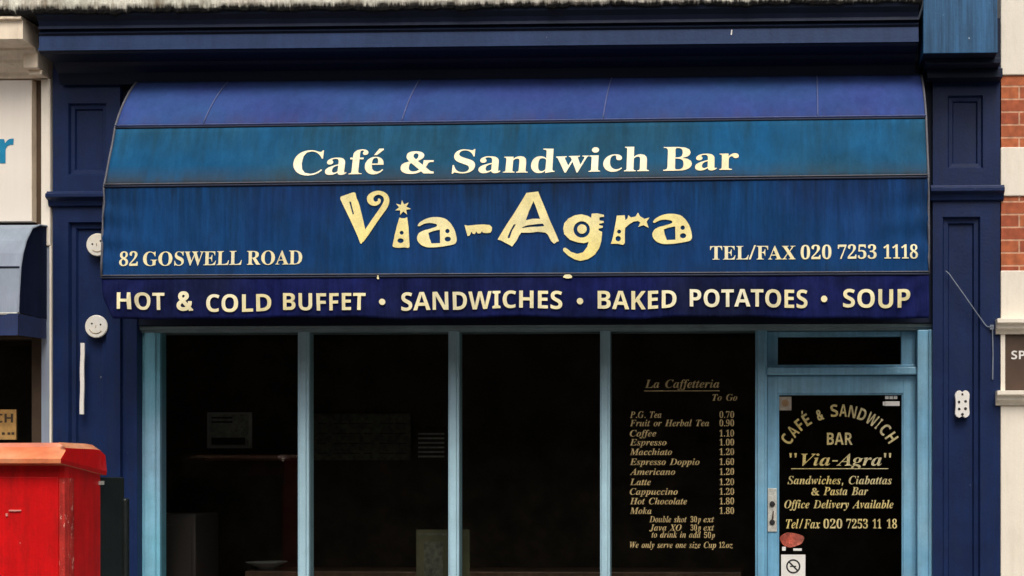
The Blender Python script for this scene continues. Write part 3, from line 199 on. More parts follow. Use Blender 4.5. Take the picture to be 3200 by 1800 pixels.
 ('a', [[(0.887, 0.4368), (0.8945, 0.4171), (0.9029, 0.4041), (0.9207, 0.3846), (0.9338, 0.3742), (0.9553, 0.3623), (0.9713, 0.3582), (0.9982, 0.3577), (1.0149, 0.3609), (1.0381, 0.3712), (1.0518, 0.3846), (1.0698, 0.4145), (1.0799, 0.4377), (1.0925, 0.4774), (1.0988, 0.5049), (1.1052, 0.5477), (1.1079, 0.5718), (1.1097, 0.6014), (1.1083, 0.6178), (1.1021, 0.6374), (1.0917, 0.6471), (1.0667, 0.6566), (1.0465, 0.6632), (1.0108, 0.6732), (0.987, 0.6767), (0.9513, 0.6773), (0.9328, 0.6724), (0.9131, 0.6574), (0.9023, 0.6435), (0.8898, 0.617), (0.8849, 0.5994), (0.8831, 0.573), (0.8848, 0.5554), (0.8919, 0.5292), (0.8996, 0.5156), (0.9157, 0.501), (0.9276, 0.4932), (0.9472, 0.4847), (0.9603, 0.4783), (0.9799, 0.4677), (0.9889, 0.4609), (0.996, 0.4512), (0.9975, 0.4446), (0.9948, 0.4347), (0.9876, 0.4288), (0.9688, 0.4209), (0.9566, 0.4188), (0.9387, 0.4205), (0.928, 0.4245), (0.9137, 0.4348), (0.906, 0.4417), (0.8971, 0.4521), (0.8922, 0.4531), (0.8864, 0.4458)]], [[(0.9479, 0.524), (0.9747, 0.5041), (1.0134, 0.4909), (1.0152, 0.6319), (0.9661, 0.6356), (0.954, 0.5762)], [(1.0685, 0.5055), (1.0668, 0.517), (1.0623, 0.5253), (1.056, 0.5283), (1.0498, 0.5252), (1.0452, 0.5167), (1.0435, 0.5051), (1.0451, 0.4936), (1.0497, 0.4853), (1.0559, 0.4823), (1.0622, 0.4855), (1.0668, 0.494)], [(1.0761, 0.59), (1.0737, 0.6031), (1.0672, 0.6126), (1.0583, 0.616), (1.0494, 0.6124), (1.0428, 0.6027), (1.0404, 0.5895), (1.0427, 0.5764), (1.0493, 0.5668), (1.0582, 0.5634), (1.0671, 0.5671), (1.0737, 0.5768)]]),
]
MENU_WORDS = [('ital', 'La Caffetteria', 0.7836, 1.2396, 2.1132, 0.0489),
 ('ital', 'To Go', 1.1966, 1.3489, 2.0342, 0.039),
 ('ital', 'P.G. Tea', 0.6914, 0.8855, 1.9295, 0.0391),
 ('serif', '0.70', 1.2396, 1.3294, 1.9287, 0.039),
 ('ital', 'Fruit or Herbal Tea', 0.6914, 1.177, 1.8786, 0.0391),
 ('serif', '0.90', 1.2396, 1.3294, 1.8779, 0.039),
 ('ital', 'Coffee', 0.6914, 0.8541, 1.816, 0.0391),
 ('serif', '1.10', 1.2396, 1.3294, 1.8155, 0.039),
 ('ital', 'Espresso', 0.6914, 0.9168, 1.7613, 0.0391),
 ('serif', '1.00', 1.2396, 1.3294, 1.7608, 0.039),
 ('ital', 'Macchiato', 0.6914, 0.9501, 1.7026, 0.0391),
 ('serif', '1.20', 1.2396, 1.3294, 1.7023, 0.039),
 ('ital', 'Espresso Doppio', 0.6914, 1.1184, 1.6419, 0.0391),
 ('serif', '1.60', 1.2396, 1.3294, 1.6417, 0.039),
 ('ital', 'Americano', 0.6914, 0.9697, 1.5813, 0.0391),
 ('serif', '1.20', 1.2396, 1.3294, 1.5812, 0.039),
 ('ital', 'Latte', 0.6914, 0.8208, 1.5187, 0.0391),
 ('serif', '1.20', 1.2396, 1.3294, 1.5188, 0.039),
 ('ital', 'Cappuccino', 0.6914, 0.9853, 1.46, 0.0391),
 ('serif', '1.20', 1.2396, 1.3294, 1.4602, 0.039),
 ('ital', 'Hot Chocolate', 0.6914, 1.0421, 1.4013, 0.0391),
 ('serif', '1.80', 1.2396, 1.3294, 1.4016, 0.039),
 ('ital', 'Moka', 0.6914, 0.8247, 1.3426, 0.0391),
 ('serif', '1.80', 1.2396, 1.3294, 1.3431, 0.039),
 ('ital', 'Double shot', 0.811, 1.0401, 1.2919, 0.0372),
 ('ital', 'p', 1.1067, 1.1262, 1.2922, 0.0371),
 ('ital', 'ext', 1.1419, 1.2083, 1.2922, 0.0371),
 ('ital', 'Java XO', 0.811, 1.0088, 1.2411, 0.0372),
 ('ital', 'p', 1.1067, 1.1262, 1.2414, 0.0371),
 ('ital', 'ext', 1.1419, 1.2083, 1.2415, 0.0371),
 ('ital', 'to drink in add', 0.8247, 1.1262, 1.1981, 0.0371),
 ('ital', 'We only serve one size Cup', 0.6914, 1.22, 1.1353, 0.0372),
 ('serif', '30', 1.0636, 1.1027, 1.2922, 0.0352),
 ('serif', '30', 1.0636, 1.1027, 1.2414, 0.0352),
 ('serif', '50', 1.1458, 1.1888, 1.1965, 0.0351),
 ('ital', 'p', 1.1907, 1.2122, 1.1966, 0.0351),
 ('serif', '12', 1.2376, 1.2728, 1.1362, 0.0351),
 ('ital', 'oz', 1.2786, 1.3216, 1.1362, 0.0351)]
DOOR_WORDS = [('sans', 'BAR', 1.8954, 2.0515, 1.765, 0.0743),
 ('ital', '"', 1.6669, 1.7119, 1.638, 0.0724),
 ('ital', 'Via-Agra', 1.7373, 2.2307, 1.638, 0.0724),
 ('ital', '"', 2.2423, 2.2871, 1.6378, 0.0722),
 ('ital', 'Sandwiches, Ciabattas', 1.6552, 2.291, 1.5246, 0.0489),
 ('serif', '&', 1.7998, 1.8486, 1.4561, 0.0489),
 ('ital', 'Pasta Bar', 1.874, 2.1469, 1.4581, 0.0489),
 ('ital', 'Office Delivery Available', 1.6356, 2.3007, 1.3778, 0.0489),
 ('ital', 'Tel', 1.6454, 1.7236, 1.2546, 0.0548),
 ('serif', '/', 1.7256, 1.751, 1.2547, 0.0548),
 ('ital', 'Fax', 1.7549, 1.8545, 1.2547, 0.0548),
 ('serif', '020', 1.874, 1.9891, 1.2548, 0.0547),
 ('serif', '7253', 2.0144, 2.145, 1.255, 0.0547),
 ('serif', '11', 2.1742, 2.2268, 1.2552, 0.0547),
 ('serif', '18', 2.2598, 2.3221, 1.2553, 0.0547)]
# door line (1.6766978639032917, 1.6204264570850897) (2.2695765262609413, 1.6202672942626133) menu line (0.7796447120608196, 2.0955861361818284) (1.2395770497017544, 2.094629225373892)
# arc centre (1.97347254843073, 1.5910356249599764) r 0.38374957264957266
# tan [(1.598, 2.059), (1.679, 1.976)]
# hours [(2.235, 2.071), (2.34, 2.003)]
# red [(1.608, 1.237), (1.755, 1.149), (1.755, 1.116)]
# nosm [(1.614, 1.094), (1.765, 0.948)]
# lock [(1.507, 1.491), (1.585, 1.238), (1.554, 1.404), (1.554, 1.293)]
# print [(-3.23, 2.127), (-2.823, 1.805)]
# menuboard [(-2.308, 2.112), (-1.485, 1.71)]
# list [(-1.444, 1.977), (-1.175, 1.71)]
# shelf [(-3.112, 1.782), (-2.391, 1.708)]
# cabinet [(-2.519, 1.325), (-2.28, 0.907)]
# card [(-0.711, 1.233), (-0.367, 0.937)]
# bowl [(-2.676, 0.958), (-2.441, 0.934)]
# counter [(-2.787, 0.841)]
# poster [(-3.223, 1.986), (-3.112, 1.818)]
# brown [(-2.995, 2.381), (-2.967, 1.787)]
# r [(-3.149, 3.64), (-3.059, 3.483)]
# SP [(2.985, 2.342), (3.045, 2.266)]

# ------------------------------------------------------------------ materials
def node(nt, t, **kw):
    n = nt.nodes.new(t)
    for k, v in kw.items():
        setattr(n, k, v)
    return n

def mat(name, col, rough=0.5, var=0.15, scale=5.0, streak=0.0, grain=0.0, chips=None, chip_amt=0.0,
        dirt=None, dirt_amt=0.0, bump=0.0, bump_scale=60.0, spec=0.5, metal=0.0, coat=0.0, tint=None, tint_amt=0.0, weave=0.0, stains=()):
    """weathered paint / cloth / stone: blotchy tone, rain streaks, chips, a little bump"""
    m = bpy.data.materials.new(name)
    m.use_nodes = True
    nt = m.node_tree
    L = nt.links.new
    b = nt.nodes['Principled BSDF']
    tc = node(nt, 'ShaderNodeTexCoord')
    geo = node(nt, 'ShaderNodeNewGeometry')
    pos = geo.outputs['Position']
    n1 = node(nt, 'ShaderNodeTexNoise')
    n1.inputs['Scale'].default_value = scale
    n1.inputs['Detail'].default_value = 6
    n1.inputs['Roughness'].default_value = 0.65
    L(pos, n1.inputs['Vector'])
    mr = node(nt, 'ShaderNodeMapRange')
    mr.inputs['From Min'].default_value = 0.28
    mr.inputs['From Max'].default_value = 0.72
    mr.inputs['To Min'].default_value = 1 - var
    mr.inputs['To Max'].default_value = 1 + var
    L(n1.outputs['Fac'], mr.inputs['Value'])
    val = mr.outputs[0]
    if streak > 0:
        mp = node(nt, 'ShaderNodeMapping')
        mp.inputs['Scale'].default_value = (22, 22, 0.9)
        L(pos, mp.inputs['Vector'])
        n2 = node(nt, 'ShaderNodeTexNoise')
        n2.inputs['Scale'].default_value = 1.0
        n2.inputs['Detail'].default_value = 5
        n2.inputs['Roughness'].default_value = 0.7
        L(mp.outputs[0], n2.inputs['Vector'])
        m2 = node(nt, 'ShaderNodeMapRange')
        m2.inputs['From Min'].default_value = 0.3
        m2.inputs['From Max'].default_value = 0.7
        m2.inputs['To Min'].default_value = 1 - streak
        m2.inputs['To Max'].default_value = 1 + streak
        L(n2.outputs['Fac'], m2.inputs['Value'])
        mm = node(nt, 'ShaderNodeMath', operation='MULTIPLY')
        L(val, mm.inputs[0]); L(m2.outputs[0], mm.inputs[1])
        val = mm.outputs[0]
    if grain > 0:
        n3 = node(nt, 'ShaderNodeTexNoise')
        n3.inputs['Scale'].default_value = 140
        n3.inputs['Detail'].default_value = 3
        L(pos, n3.inputs['Vector'])
        m3 = node(nt, 'ShaderNodeMapRange')
        m3.inputs['From Min'].default_value = 0.3
        m3.inputs['From Max'].default_value = 0.7
        m3.inputs['To Min'].default_value = 1 - grain
        m3.inputs['To Max'].default_value = 1 + grain
        L(n3.outputs['Fac'], m3.inputs['Value'])
        mm = node(nt, 'ShaderNodeMath', operation='MULTIPLY')
        L(val, mm.inputs[0]); L(m3.outputs[0], mm.inputs[1])
        val = mm.outputs[0]
    rgb = node(nt, 'ShaderNodeRGB')
    rgb.outputs[0].default_value = (*col, 1)
    base = rgb.outputs[0]
    if tint is not None:
        nt4 = node(nt, 'ShaderNodeTexNoise')
        nt4.inputs['Scale'].default_value = 1.7
        nt4.inputs['Detail'].default_value = 4
        L(pos, nt4.inputs['Vector'])
        r4 = node(nt, 'ShaderNodeMapRange')
        r4.inputs['From Min'].default_value = 0.4
        r4.inputs['From Max'].default_value = 0.65
        r4.inputs['To Max'].default_value = tint_amt
        L(nt4.outputs['Fac'], r4.inputs['Value'])
        mx = node(nt, 'ShaderNodeMix', data_type='RGBA')
        L(r4.outputs[0], mx.inputs['Factor']); L(base, mx.inputs['A'])
        mx.inputs['B'].default_value = (*tint, 1)
        base = mx.outputs['Result']
    vm = node(nt, 'ShaderNodeVectorMath', operation='SCALE')
    L(base, vm.inputs[0]); L(val, vm.inputs['Scale'])
    colo = vm.outputs[0]
    if dirt is not None:
        mp = node(nt, 'ShaderNodeMapping')
        mp.inputs['Scale'].default_value = (9, 9, 2.2)
        mp.inputs['Location'].default_value = (3.1, 1.7, 0.3)
        L(pos, mp.inputs['Vector'])
        n5 = node(nt, 'ShaderNodeTexNoise')
        n5.inputs['Scale'].default_value = 1.3
        n5.inputs['Detail'].default_value = 8
        n5.inputs['Roughness'].default_value = 0.75
        L(mp.outputs[0], n5.inputs['Vector'])
        r5 = node(nt, 'ShaderNodeMapRange')
        r5.inputs['From Min'].default_value = 0.5
        r5.inputs['From Max'].default_value = 0.75
        r5.inputs['To Max'].default_value = dirt_amt
        L(n5.outputs['Fac'], r5.inputs['Value'])
        mx = node(nt, 'ShaderNodeMix', data_type='RGBA')
        L(r5.outputs[0], mx.inputs['Factor']); L(colo, mx.inputs['A'])
        mx.inputs['B'].default_value = (*dirt, 1)
        colo = mx.outputs['Result']
    for z0, z1, sc_, amt, nx, lo in stains:      # grime that starts at a seam and runs down or collects there
        sp = node(nt, 'ShaderNodeSeparateXYZ')
        L(pos, sp.inputs[0])
        rz = node(nt, 'ShaderNodeMapRange')
        rz.inputs['From Min'].default_value = z0
        rz.inputs['From Max'].default_value = z1
        rz.inputs['To Min'].default_value = 1
        rz.inputs['To Max'].default_value = 0
        L(sp.outputs['Z'], rz.inputs['Value'])
        mp = node(nt, 'ShaderNodeMapping')
        mp.inputs['Scale'].default_value = (nx, 1, 0.8)
        mp.inputs['Location'].default_value = (z0 * 7, 0, 0)
        L(pos, mp.inputs['Vector'])
        ns = node(nt, 'ShaderNodeTexNoise')
        ns.inputs['Scale'].default_value = 1.0
        ns.inputs['Detail'].default_value = 6
        ns.inputs['Roughness'].default_value = 0.7
        L(mp.outputs[0], ns.inputs['Vector'])
        rn = node(nt, 'ShaderNodeMapRange')
        rn.inputs['From Min'].default_value = lo
        rn.inputs['From Max'].default_value = lo + 0.25
        rn.inputs['To Max'].default_value = amt
        L(ns.outputs['Fac'], rn.inputs['Value'])
        mm = node(nt, 'ShaderNodeMath', operation='MULTIPLY')
        L(rz.outputs[0], mm.inputs[0]); L(rn.outputs[0], mm.inputs[1])
        mx = node(nt, 'ShaderNodeMix', data_type='RGBA')
        L(mm.outputs[0], mx.inputs['Factor']); L(colo, mx.inputs['A'])
        mx.inputs['B'].default_value = (*sc_, 1)
        colo = mx.outputs['Result']
    if chips is not None:
        mp = node(nt, 'ShaderNodeMapping')
        mp.inputs['Scale'].default_value = (26, 26, 15)
        L(pos, mp.inputs['Vector'])
        n6 = node(nt, 'ShaderNodeTexNoise')
        n6.inputs['Scale'].default_value = 1.0
        n6.inputs['Detail'].default_value = 7
        n6.inputs['Roughness'].default_value = 0.7
        L(mp.outputs[0], n6.inputs['Vector'])
        r6 = node(nt, 'ShaderNodeMapRange')
        r6.inputs['From Min'].default_value = chip_amt
        r6.inputs['From Max'].default_value = chip_amt + 0.03
        L(n6.outputs['Fac'], r6.inputs['Value'])
        mx = node(nt, 'ShaderNodeMix', data_type='RGBA')
        L(r6.outputs[0], mx.inputs['Factor']); L(colo, mx.inputs['A'])
        mx.inputs['B'].default_value = (*chips, 1)
        colo = mx.outputs['Result']
    L(colo, b.inputs['Base Color'])
    b.inputs['Roughness'].default_value = rough
    b.inputs['Specular IOR Level'].default_value = spec
    b.inputs['Metallic'].default_value = metal
    b.inputs['Coat Weight'].default_value = coat
    if bump > 0:
        n7 = node(nt, 'ShaderNodeTexNoise')
        n7.inputs['Scale'].default_value = bump_scale
        n7.inputs['Detail'].default_value = 5
        L(pos, n7.inputs['Vector'])
        bp = node(nt, 'ShaderNodeBump')
        bp.inputs['Strength'].default_value = bump
        bp.inputs['Distance'].default_value = 0.004
        L(n7.outputs['Fac'], bp.inputs['Height'])
        L(bp.outputs[0], b.inputs['Normal'])
    if weave > 0:
        n7 = node(nt, 'ShaderNodeTexNoise')
        n7.inputs['Scale'].default_value = 3.5
        n7.inputs['Detail'].default_value = 4
        mp = node(nt, 'ShaderNodeMapping')
        mp.inputs['Scale'].default_value = (3.0, 1, 0.7)
        L(pos, mp.inputs['Vector']); L(mp.outputs[0], n7.inputs['Vector'])
        bp = node(nt, 'ShaderNodeBump')
        bp.inputs['Strength'].default_value = weave
        bp.inputs['Distance'].default_value = 0.03
        L(n7.outputs['Fac'], bp.inputs['Height'])
        L(bp.outputs[0], b.inputs['Normal'])
    return m

def glass_mat(name, tintc=(0.8, 0.82, 0.81), refl=0.009):
    m = bpy.data.materials.new(name)
    m.use_nodes = True
    nt = m.node_tree
    nt.nodes.clear()
    tr = node(nt, 'ShaderNodeBsdfTransparent')
    tr.inputs[0].default_value = (*tintc, 1)
    gl = node(nt, 'ShaderNodeBsdfGlossy')
    gl.inputs['Roughness'].default_value = 0.02
    gl.inputs['Color'].default_value = (1, 1, 1, 1)
    mx = node(nt, 'ShaderNodeMixShader')
    mx.inputs[0].default_value = refl
    o = node(nt, 'ShaderNodeOutputMaterial')
    nt.links.new(tr.outputs[0], mx.inputs[1]); nt.links.new(gl.outputs[0], mx.inputs[2])
    nt.links.new(mx.outputs[0], o.inputs[0])
    return m

def brick_mat(name):
    m = bpy.data.materials.new(name)
    m.use_nodes = True
    nt = m.node_tree
    L = nt.links.new
    b = nt.nodes['Principled BSDF']
    geo = node(nt, 'ShaderNodeNewGeometry')
    sp = node(nt, 'ShaderNodeSeparateXYZ')
    cb = node(nt, 'ShaderNodeCombineXYZ')
    L(geo.outputs['Position'], sp.inputs[0])
    ad = node(nt, 'ShaderNodeMath', operation='ADD')
    L(sp.outputs['X'], ad.inputs[0]); L(sp.outputs['Y'], ad.inputs[1])
    L(ad.outputs[0], cb.inputs['X']); L(sp.outputs['Z'], cb.inputs['Y'])
    br = node(nt, 'ShaderNodeTexBrick')
    br.inputs['Scale'].default_value = 1.0
    br.inputs['Brick Width'].default_value = 0.225
    br.inputs['Row Height'].default_value = 0.0765
    br.inputs['Mortar Size'].default_value = 0.006
    br.inputs['Mortar Smooth'].default_value = 0.3
    br.inputs['Color1'].default_value = (0.35, 0.075, 0.032, 1)
    br.inputs['Color2'].default_value = (0.48, 0.13, 0.045, 1)
    br.inputs['Mortar'].default_value = (0.62, 0.33, 0.2, 1)
    L(cb.outputs[0], br.inputs['Vector'])
    n = node(nt, 'ShaderNodeTexNoise')
    n.inputs['Scale'].default_value = 22
    n.inputs['Detail'].default_value = 6
    L(geo.outputs['Position'], n.inputs['Vector'])
    mr = node(nt, 'ShaderNodeMapRange')
    mr.inputs['To Min'].default_value = 0.3
    mr.inputs['To Max'].default_value = 1.65
    L(n.outputs['Fac'], mr.inputs['Value'])
    vm = node(nt, 'ShaderNodeVectorMath', operation='SCALE')
    L(br.outputs['Color'], vm.inputs[0]); L(mr.outputs[0], vm.inputs['Scale'])
    L(vm.outputs[0], b.inputs['Base Color'])
    b.inputs['Roughness'].default_value = 0.85
    bp = node(nt, 'ShaderNodeBump')
    bp.inputs['Strength'].default_value = 0.5
    bp.inputs['Distance'].default_value = 0.006
    iv = node(nt, 'ShaderNodeMath', operation='SUBTRACT')
    iv.inputs[0].default_value = 1.0
    L(br.outputs['Fac'], iv.inputs[1])
    L(iv.outputs[0], bp.inputs['Height']); L(bp.outputs[0], b.inputs['Normal'])
    return m

M = {}
M['navy'] = mat('navy_paint', (0.0085, 0.0205, 0.076), 0.42, 0.22, 4, streak=0.12, grain=0.1, chips=(0.3, 0.32, 0.36), chip_amt=0.7, dirt=(0.018, 0.024, 0.04), dirt_amt=0.5, bump=0.25, spec=0.22)
M['navy_shaded'] = mat('shaded_navy_paint', (0.007, 0.012, 0.03), 0.5, 0.2, 4, streak=0.1, bump=0.2, spec=0.2)  # darker copy of the navy, with the shade under the cornice painted in
M['corona'] = mat('lighter_navy_paint', (0.021, 0.042, 0.11), 0.45, 0.2, 3, streak=0.15, grain=0.08, chips=(0.3, 0.33, 0.36), chip_amt=0.73, bump=0.25, spec=0.25)  # lighter navy for the cornice front band
M['console'] = mat('streaked_blue_paint', (0.024, 0.09, 0.19), 0.5, 0.2, 4, streak=0.7, chips=(0.35, 0.45, 0.55), chip_amt=0.68, bump=0.25, spec=0.25)
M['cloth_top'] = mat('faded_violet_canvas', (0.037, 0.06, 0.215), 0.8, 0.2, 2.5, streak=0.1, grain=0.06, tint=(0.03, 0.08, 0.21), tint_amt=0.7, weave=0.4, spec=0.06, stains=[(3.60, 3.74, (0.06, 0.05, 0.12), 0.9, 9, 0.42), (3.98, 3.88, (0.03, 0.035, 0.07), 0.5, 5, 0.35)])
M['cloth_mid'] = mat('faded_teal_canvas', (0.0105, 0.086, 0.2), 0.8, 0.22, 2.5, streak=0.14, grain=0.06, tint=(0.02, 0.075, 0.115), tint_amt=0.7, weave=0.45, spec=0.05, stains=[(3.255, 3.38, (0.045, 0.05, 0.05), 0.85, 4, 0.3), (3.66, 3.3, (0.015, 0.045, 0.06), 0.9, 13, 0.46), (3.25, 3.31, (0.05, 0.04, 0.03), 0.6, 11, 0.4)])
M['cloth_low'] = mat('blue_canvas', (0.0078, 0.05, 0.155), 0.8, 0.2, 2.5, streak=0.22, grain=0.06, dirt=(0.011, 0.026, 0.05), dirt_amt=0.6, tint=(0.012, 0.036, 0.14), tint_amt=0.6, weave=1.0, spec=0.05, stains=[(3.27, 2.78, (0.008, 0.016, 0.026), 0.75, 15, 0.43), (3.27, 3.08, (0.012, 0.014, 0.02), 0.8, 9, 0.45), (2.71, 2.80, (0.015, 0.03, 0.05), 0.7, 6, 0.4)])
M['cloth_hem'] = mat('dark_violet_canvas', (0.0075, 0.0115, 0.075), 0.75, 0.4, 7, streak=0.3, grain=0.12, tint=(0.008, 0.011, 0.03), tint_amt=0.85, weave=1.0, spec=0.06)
M['cloth_side'] = mat('navy_canvas', (0.01, 0.016, 0.045), 0.8, 0.2, 4, streak=0.2, weave=0.3, spec=0.08)
M['seam_dark'] = mat('dark_seam', (0.006, 0.012, 0.035), 0.7, 0.3, 9)
M['seam_light'] = mat('pale_seam', (0.075, 0.1, 0.24), 0.7, 0.3, 9)
M['piping'] = mat('grey_piping', (0.1, 0.1, 0.12), 0.6, 0.3, 9)
M['cream_letter'] = mat('cream_lettering', (0.88, 0.73, 0.41), 0.55, 0.18, 9, grain=0.08, tint=(0.9, 0.82, 0.58), tint_amt=1.0, dirt=(0.5, 0.44, 0.3), dirt_amt=0.4)
M['yellow_letter'] = mat('yellow_lettering', (0.88, 0.73, 0.24), 0.55, 0.18, 9, grain=0.1, tint=(0.9, 0.8, 0.42), tint_amt=1.0, dirt=(0.55, 0.42, 0.2), dirt_amt=0.4)
M['white_letter'] = mat('pale_yellow_lettering', (0.88, 0.77, 0.41), 0.55, 0.15, 9, tint=(0.9, 0.84, 0.6), tint_amt=1.0, dirt=(0.5, 0.46, 0.34), dirt_amt=0.4)
M['gold'] = mat('gold_leaf', (0.62, 0.46, 0.13), 0.55, 0.35, 24, grain=0.3, tint=(0.6, 0.52, 0.3), tint_amt=1.0)
M['cream_menu'] = mat('cream_signwriting', (0.4, 0.29, 0.125), 0.6, 0.4, 24, grain=0.3)
M['jamb'] = mat('pale_blue_paint', (0.185, 0.47, 0.6), 0.4, 0.16, 6, streak=0.15, grain=0.05, chips=(0.3, 0.3, 0.3), chip_amt=0.74, tint=(0.3, 0.45, 0.6), tint_amt=0.6, bump=0.2)
M['mullion'] = mat('pale_grey_blue_paint', (0.4, 0.6, 0.69), 0.4, 0.1, 6, streak=0.12, grain=0.05, bump=0.15)
M['door'] = mat('door_blue_paint', (0.17, 0.41, 0.6), 0.42, 0.18, 5, streak=0.2, grain=0.06, chips=(0.08, 0.1, 0.12), chip_amt=0.74, tint=(0.27, 0.46, 0.56), tint_amt=0.7, bump=0.2)
M['head'] = mat('grey_head_paint', (0.14, 0.2, 0.22), 0.5, 0.25, 6, bump=0.2)
M['cream'] = mat('cream_masonry_paint', (0.86, 0.78, 0.65), 0.7, 0.05, 3, streak=0.03, grain=0.03, dirt=(0.55, 0.45, 0.33), dirt_amt=0.35, bump=0.2)
M['cream_old'] = mat('old_cream_paint', (0.9, 0.76, 0.58), 0.6, 0.1, 4, streak=0.05, dirt=(0.3, 0.2, 0.12), dirt_amt=0.6, bump=0.2)
M['fascia'] = mat('cream_sign_board', (0.86, 0.78, 0.68), 0.45, 0.04, 2, streak=0.03)
M['stone'] = mat('weathered_stone', (0.8, 0.74, 0.62), 0.85, 0.2, 7, streak=0.15, grain=0.15, dirt=(0.06, 0.05, 0.035), dirt_amt=0.75, tint=(0.62, 0.66, 0.52), tint_amt=0.8, bump=0.6, bump_scale=40, stains=[(4.29, 4.47, (0.16, 0.11, 0.06), 1.6, 9, 0.5), (4.285, 4.345, (0.02, 0.016, 0.011), 3.0, 26, 0.36), (4.288, 4.318, (0.01, 0.009, 0.007), 3.0, 60, 0.3)])
M['soot'] = mat('sooty_stone', (0.06, 0.05, 0.036), 0.9, 0.6, 20, grain=0.5, bump=0.9, bump_scale=40)
M['brick'] = brick_mat('red_brick')
M['brown'] = mat('brown_frame_paint', (0.07, 0.04, 0.02), 0.5, 0.3, 6)
M['nameplate'] = mat('brown_nameplate', (0.075, 0.05, 0.03), 0.35, 0.2, 5, tint=(0.1, 0.06, 0.045), tint_amt=0.8)
M['white'] = mat('white_enamel', (0.82, 0.78, 0.72), 0.4, 0.06, 14, grain=0.05)
M['disc'] = mat('cream_disc_paint', (0.8, 0.72, 0.55), 0.5, 0.1, 20, tint=(0.82, 0.8, 0.74), tint_amt=1.0)
M['ink'] = mat('black_ink', (0.012, 0.011, 0.01), 0.6, 0.2, 20)
M['ink_brown'] = mat('brown_ink', (0.35, 0.2, 0.09), 0.6, 0.2, 20)
M['tan_ink'] = mat('tan_ink', (0.4, 0.29, 0.18), 0.6, 0.3, 30)
M['teal'] = mat('teal_sign_paint', (0.0, 0.23, 0.42), 0.5, 0.12, 12)
M['awn_grey'] = mat('grey_blue_canvas', (0.27, 0.32, 0.38), 0.7, 0.12, 3, streak=0.1, tint=(0.26, 0.26, 0.36), tint_amt=0.7, weave=0.2)
M['awn_blue'] = mat('bright_navy_canvas', (0.014, 0.028, 0.1), 0.75, 0.25, 8, weave=0.6)
M['red'] = mat('red_gloss_paint', (0.66, 0.0065, 0.008), 0.34, 0.14, 5, streak=0.1, grain=0.05, chips=(0.75, 0.22, 0.18), chip_amt=0.69, dirt=(0.3, 0.012, 0.01), dirt_amt=0.7, bump=0.25, coat=0.15, spec=0.3)
M['red_worn'] = mat('worn_red_paint', (0.5, 0.03, 0.022), 0.45, 0.3, 9, streak=0.45, grain=0.2, chips=(0.75, 0.35, 0.28), chip_amt=0.57, dirt=(0.12, 0.01, 0.01), dirt_amt=0.8, bump=0.4, spec=0.3)
M['red_roof'] = mat('skylit_faded_red_paint', (0.85, 0.2, 0.07), 0.36, 0.25, 9, grain=0.05, chips=(0.8, 0.4, 0.25), chip_amt=0.72, tint=(0.93, 0.56, 0.3), tint_amt=1.0, bump=0.2, coat=0.7)  # faded paint, with reflected sky light mixed into the orange
M['black'] = mat('black_gloss_paint', (0.012, 0.016, 0.015), 0.35, 0.3, 8, streak=0.3, chips=(0.3, 0.27, 0.25), chip_amt=0.7, bump=0.3)
M['steel'] = mat('worn_steel', (0.62, 0.6, 0.53), 0.5, 0.25, 30, grain=0.2, tint=(0.5, 0.58, 0.55), tint_amt=0.8, metal=0.3)
M['dull_brick'] = mat('dull_brick', (0.13, 0.075, 0.045), 0.9, 0.35, 3, grain=0.3)
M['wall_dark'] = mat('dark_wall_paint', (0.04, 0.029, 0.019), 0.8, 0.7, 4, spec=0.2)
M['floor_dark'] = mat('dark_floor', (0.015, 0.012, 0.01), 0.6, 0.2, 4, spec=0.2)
M['print_paper'] = mat('faded_print', (0.36, 0.34, 0.3), 0.6, 0.5, 22, grain=0.2)
M['print_frame'] = mat('print_frame', (0.5, 0.46, 0.42), 0.5, 0.1, 14)
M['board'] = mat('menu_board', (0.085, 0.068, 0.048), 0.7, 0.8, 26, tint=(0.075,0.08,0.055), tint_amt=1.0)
M['wood'] = mat('varnished_wood', (0.14, 0.075, 0.045), 0.45, 0.25, 8, streak=0.3)
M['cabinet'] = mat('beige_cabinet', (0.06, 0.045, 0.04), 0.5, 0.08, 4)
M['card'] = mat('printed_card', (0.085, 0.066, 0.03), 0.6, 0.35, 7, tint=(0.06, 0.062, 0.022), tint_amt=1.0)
M['china'] = mat('white_china', (0.45, 0.43, 0.42), 0.25, 0.05, 10)
M['sticker_red'] = mat('red_sticker', (0.42, 0.07, 0.04), 0.45, 0.8, 34, grain=0.2, tint=(0.6, 0.3, 0.22), tint_amt=0.8)
M['sticker_tan'] = mat('tan_sticker', (0.4, 0.33, 0.25), 0.6, 0.3, 40)
M['asphalt'] = mat('asphalt', (0.05, 0.05, 0.052), 0.9, 0.2, 3, grain=0.4, bump=0.6, bump_scale=120)
M['paving'] = mat('paving', (0.24, 0.225, 0.2), 0.85, 0.2, 2, grain=0.2, bump=0.4)
M['kerb'] = mat('kerb_stone', (0.3, 0.29, 0.27), 0.8, 0.2, 4, grain=0.2, bump=0.4)
M['glass'] = glass_mat('window_glass')
M['cable'] = mat('grey_cable', (0.2, 0.23, 0.28), 0.6, 0.2, 20)

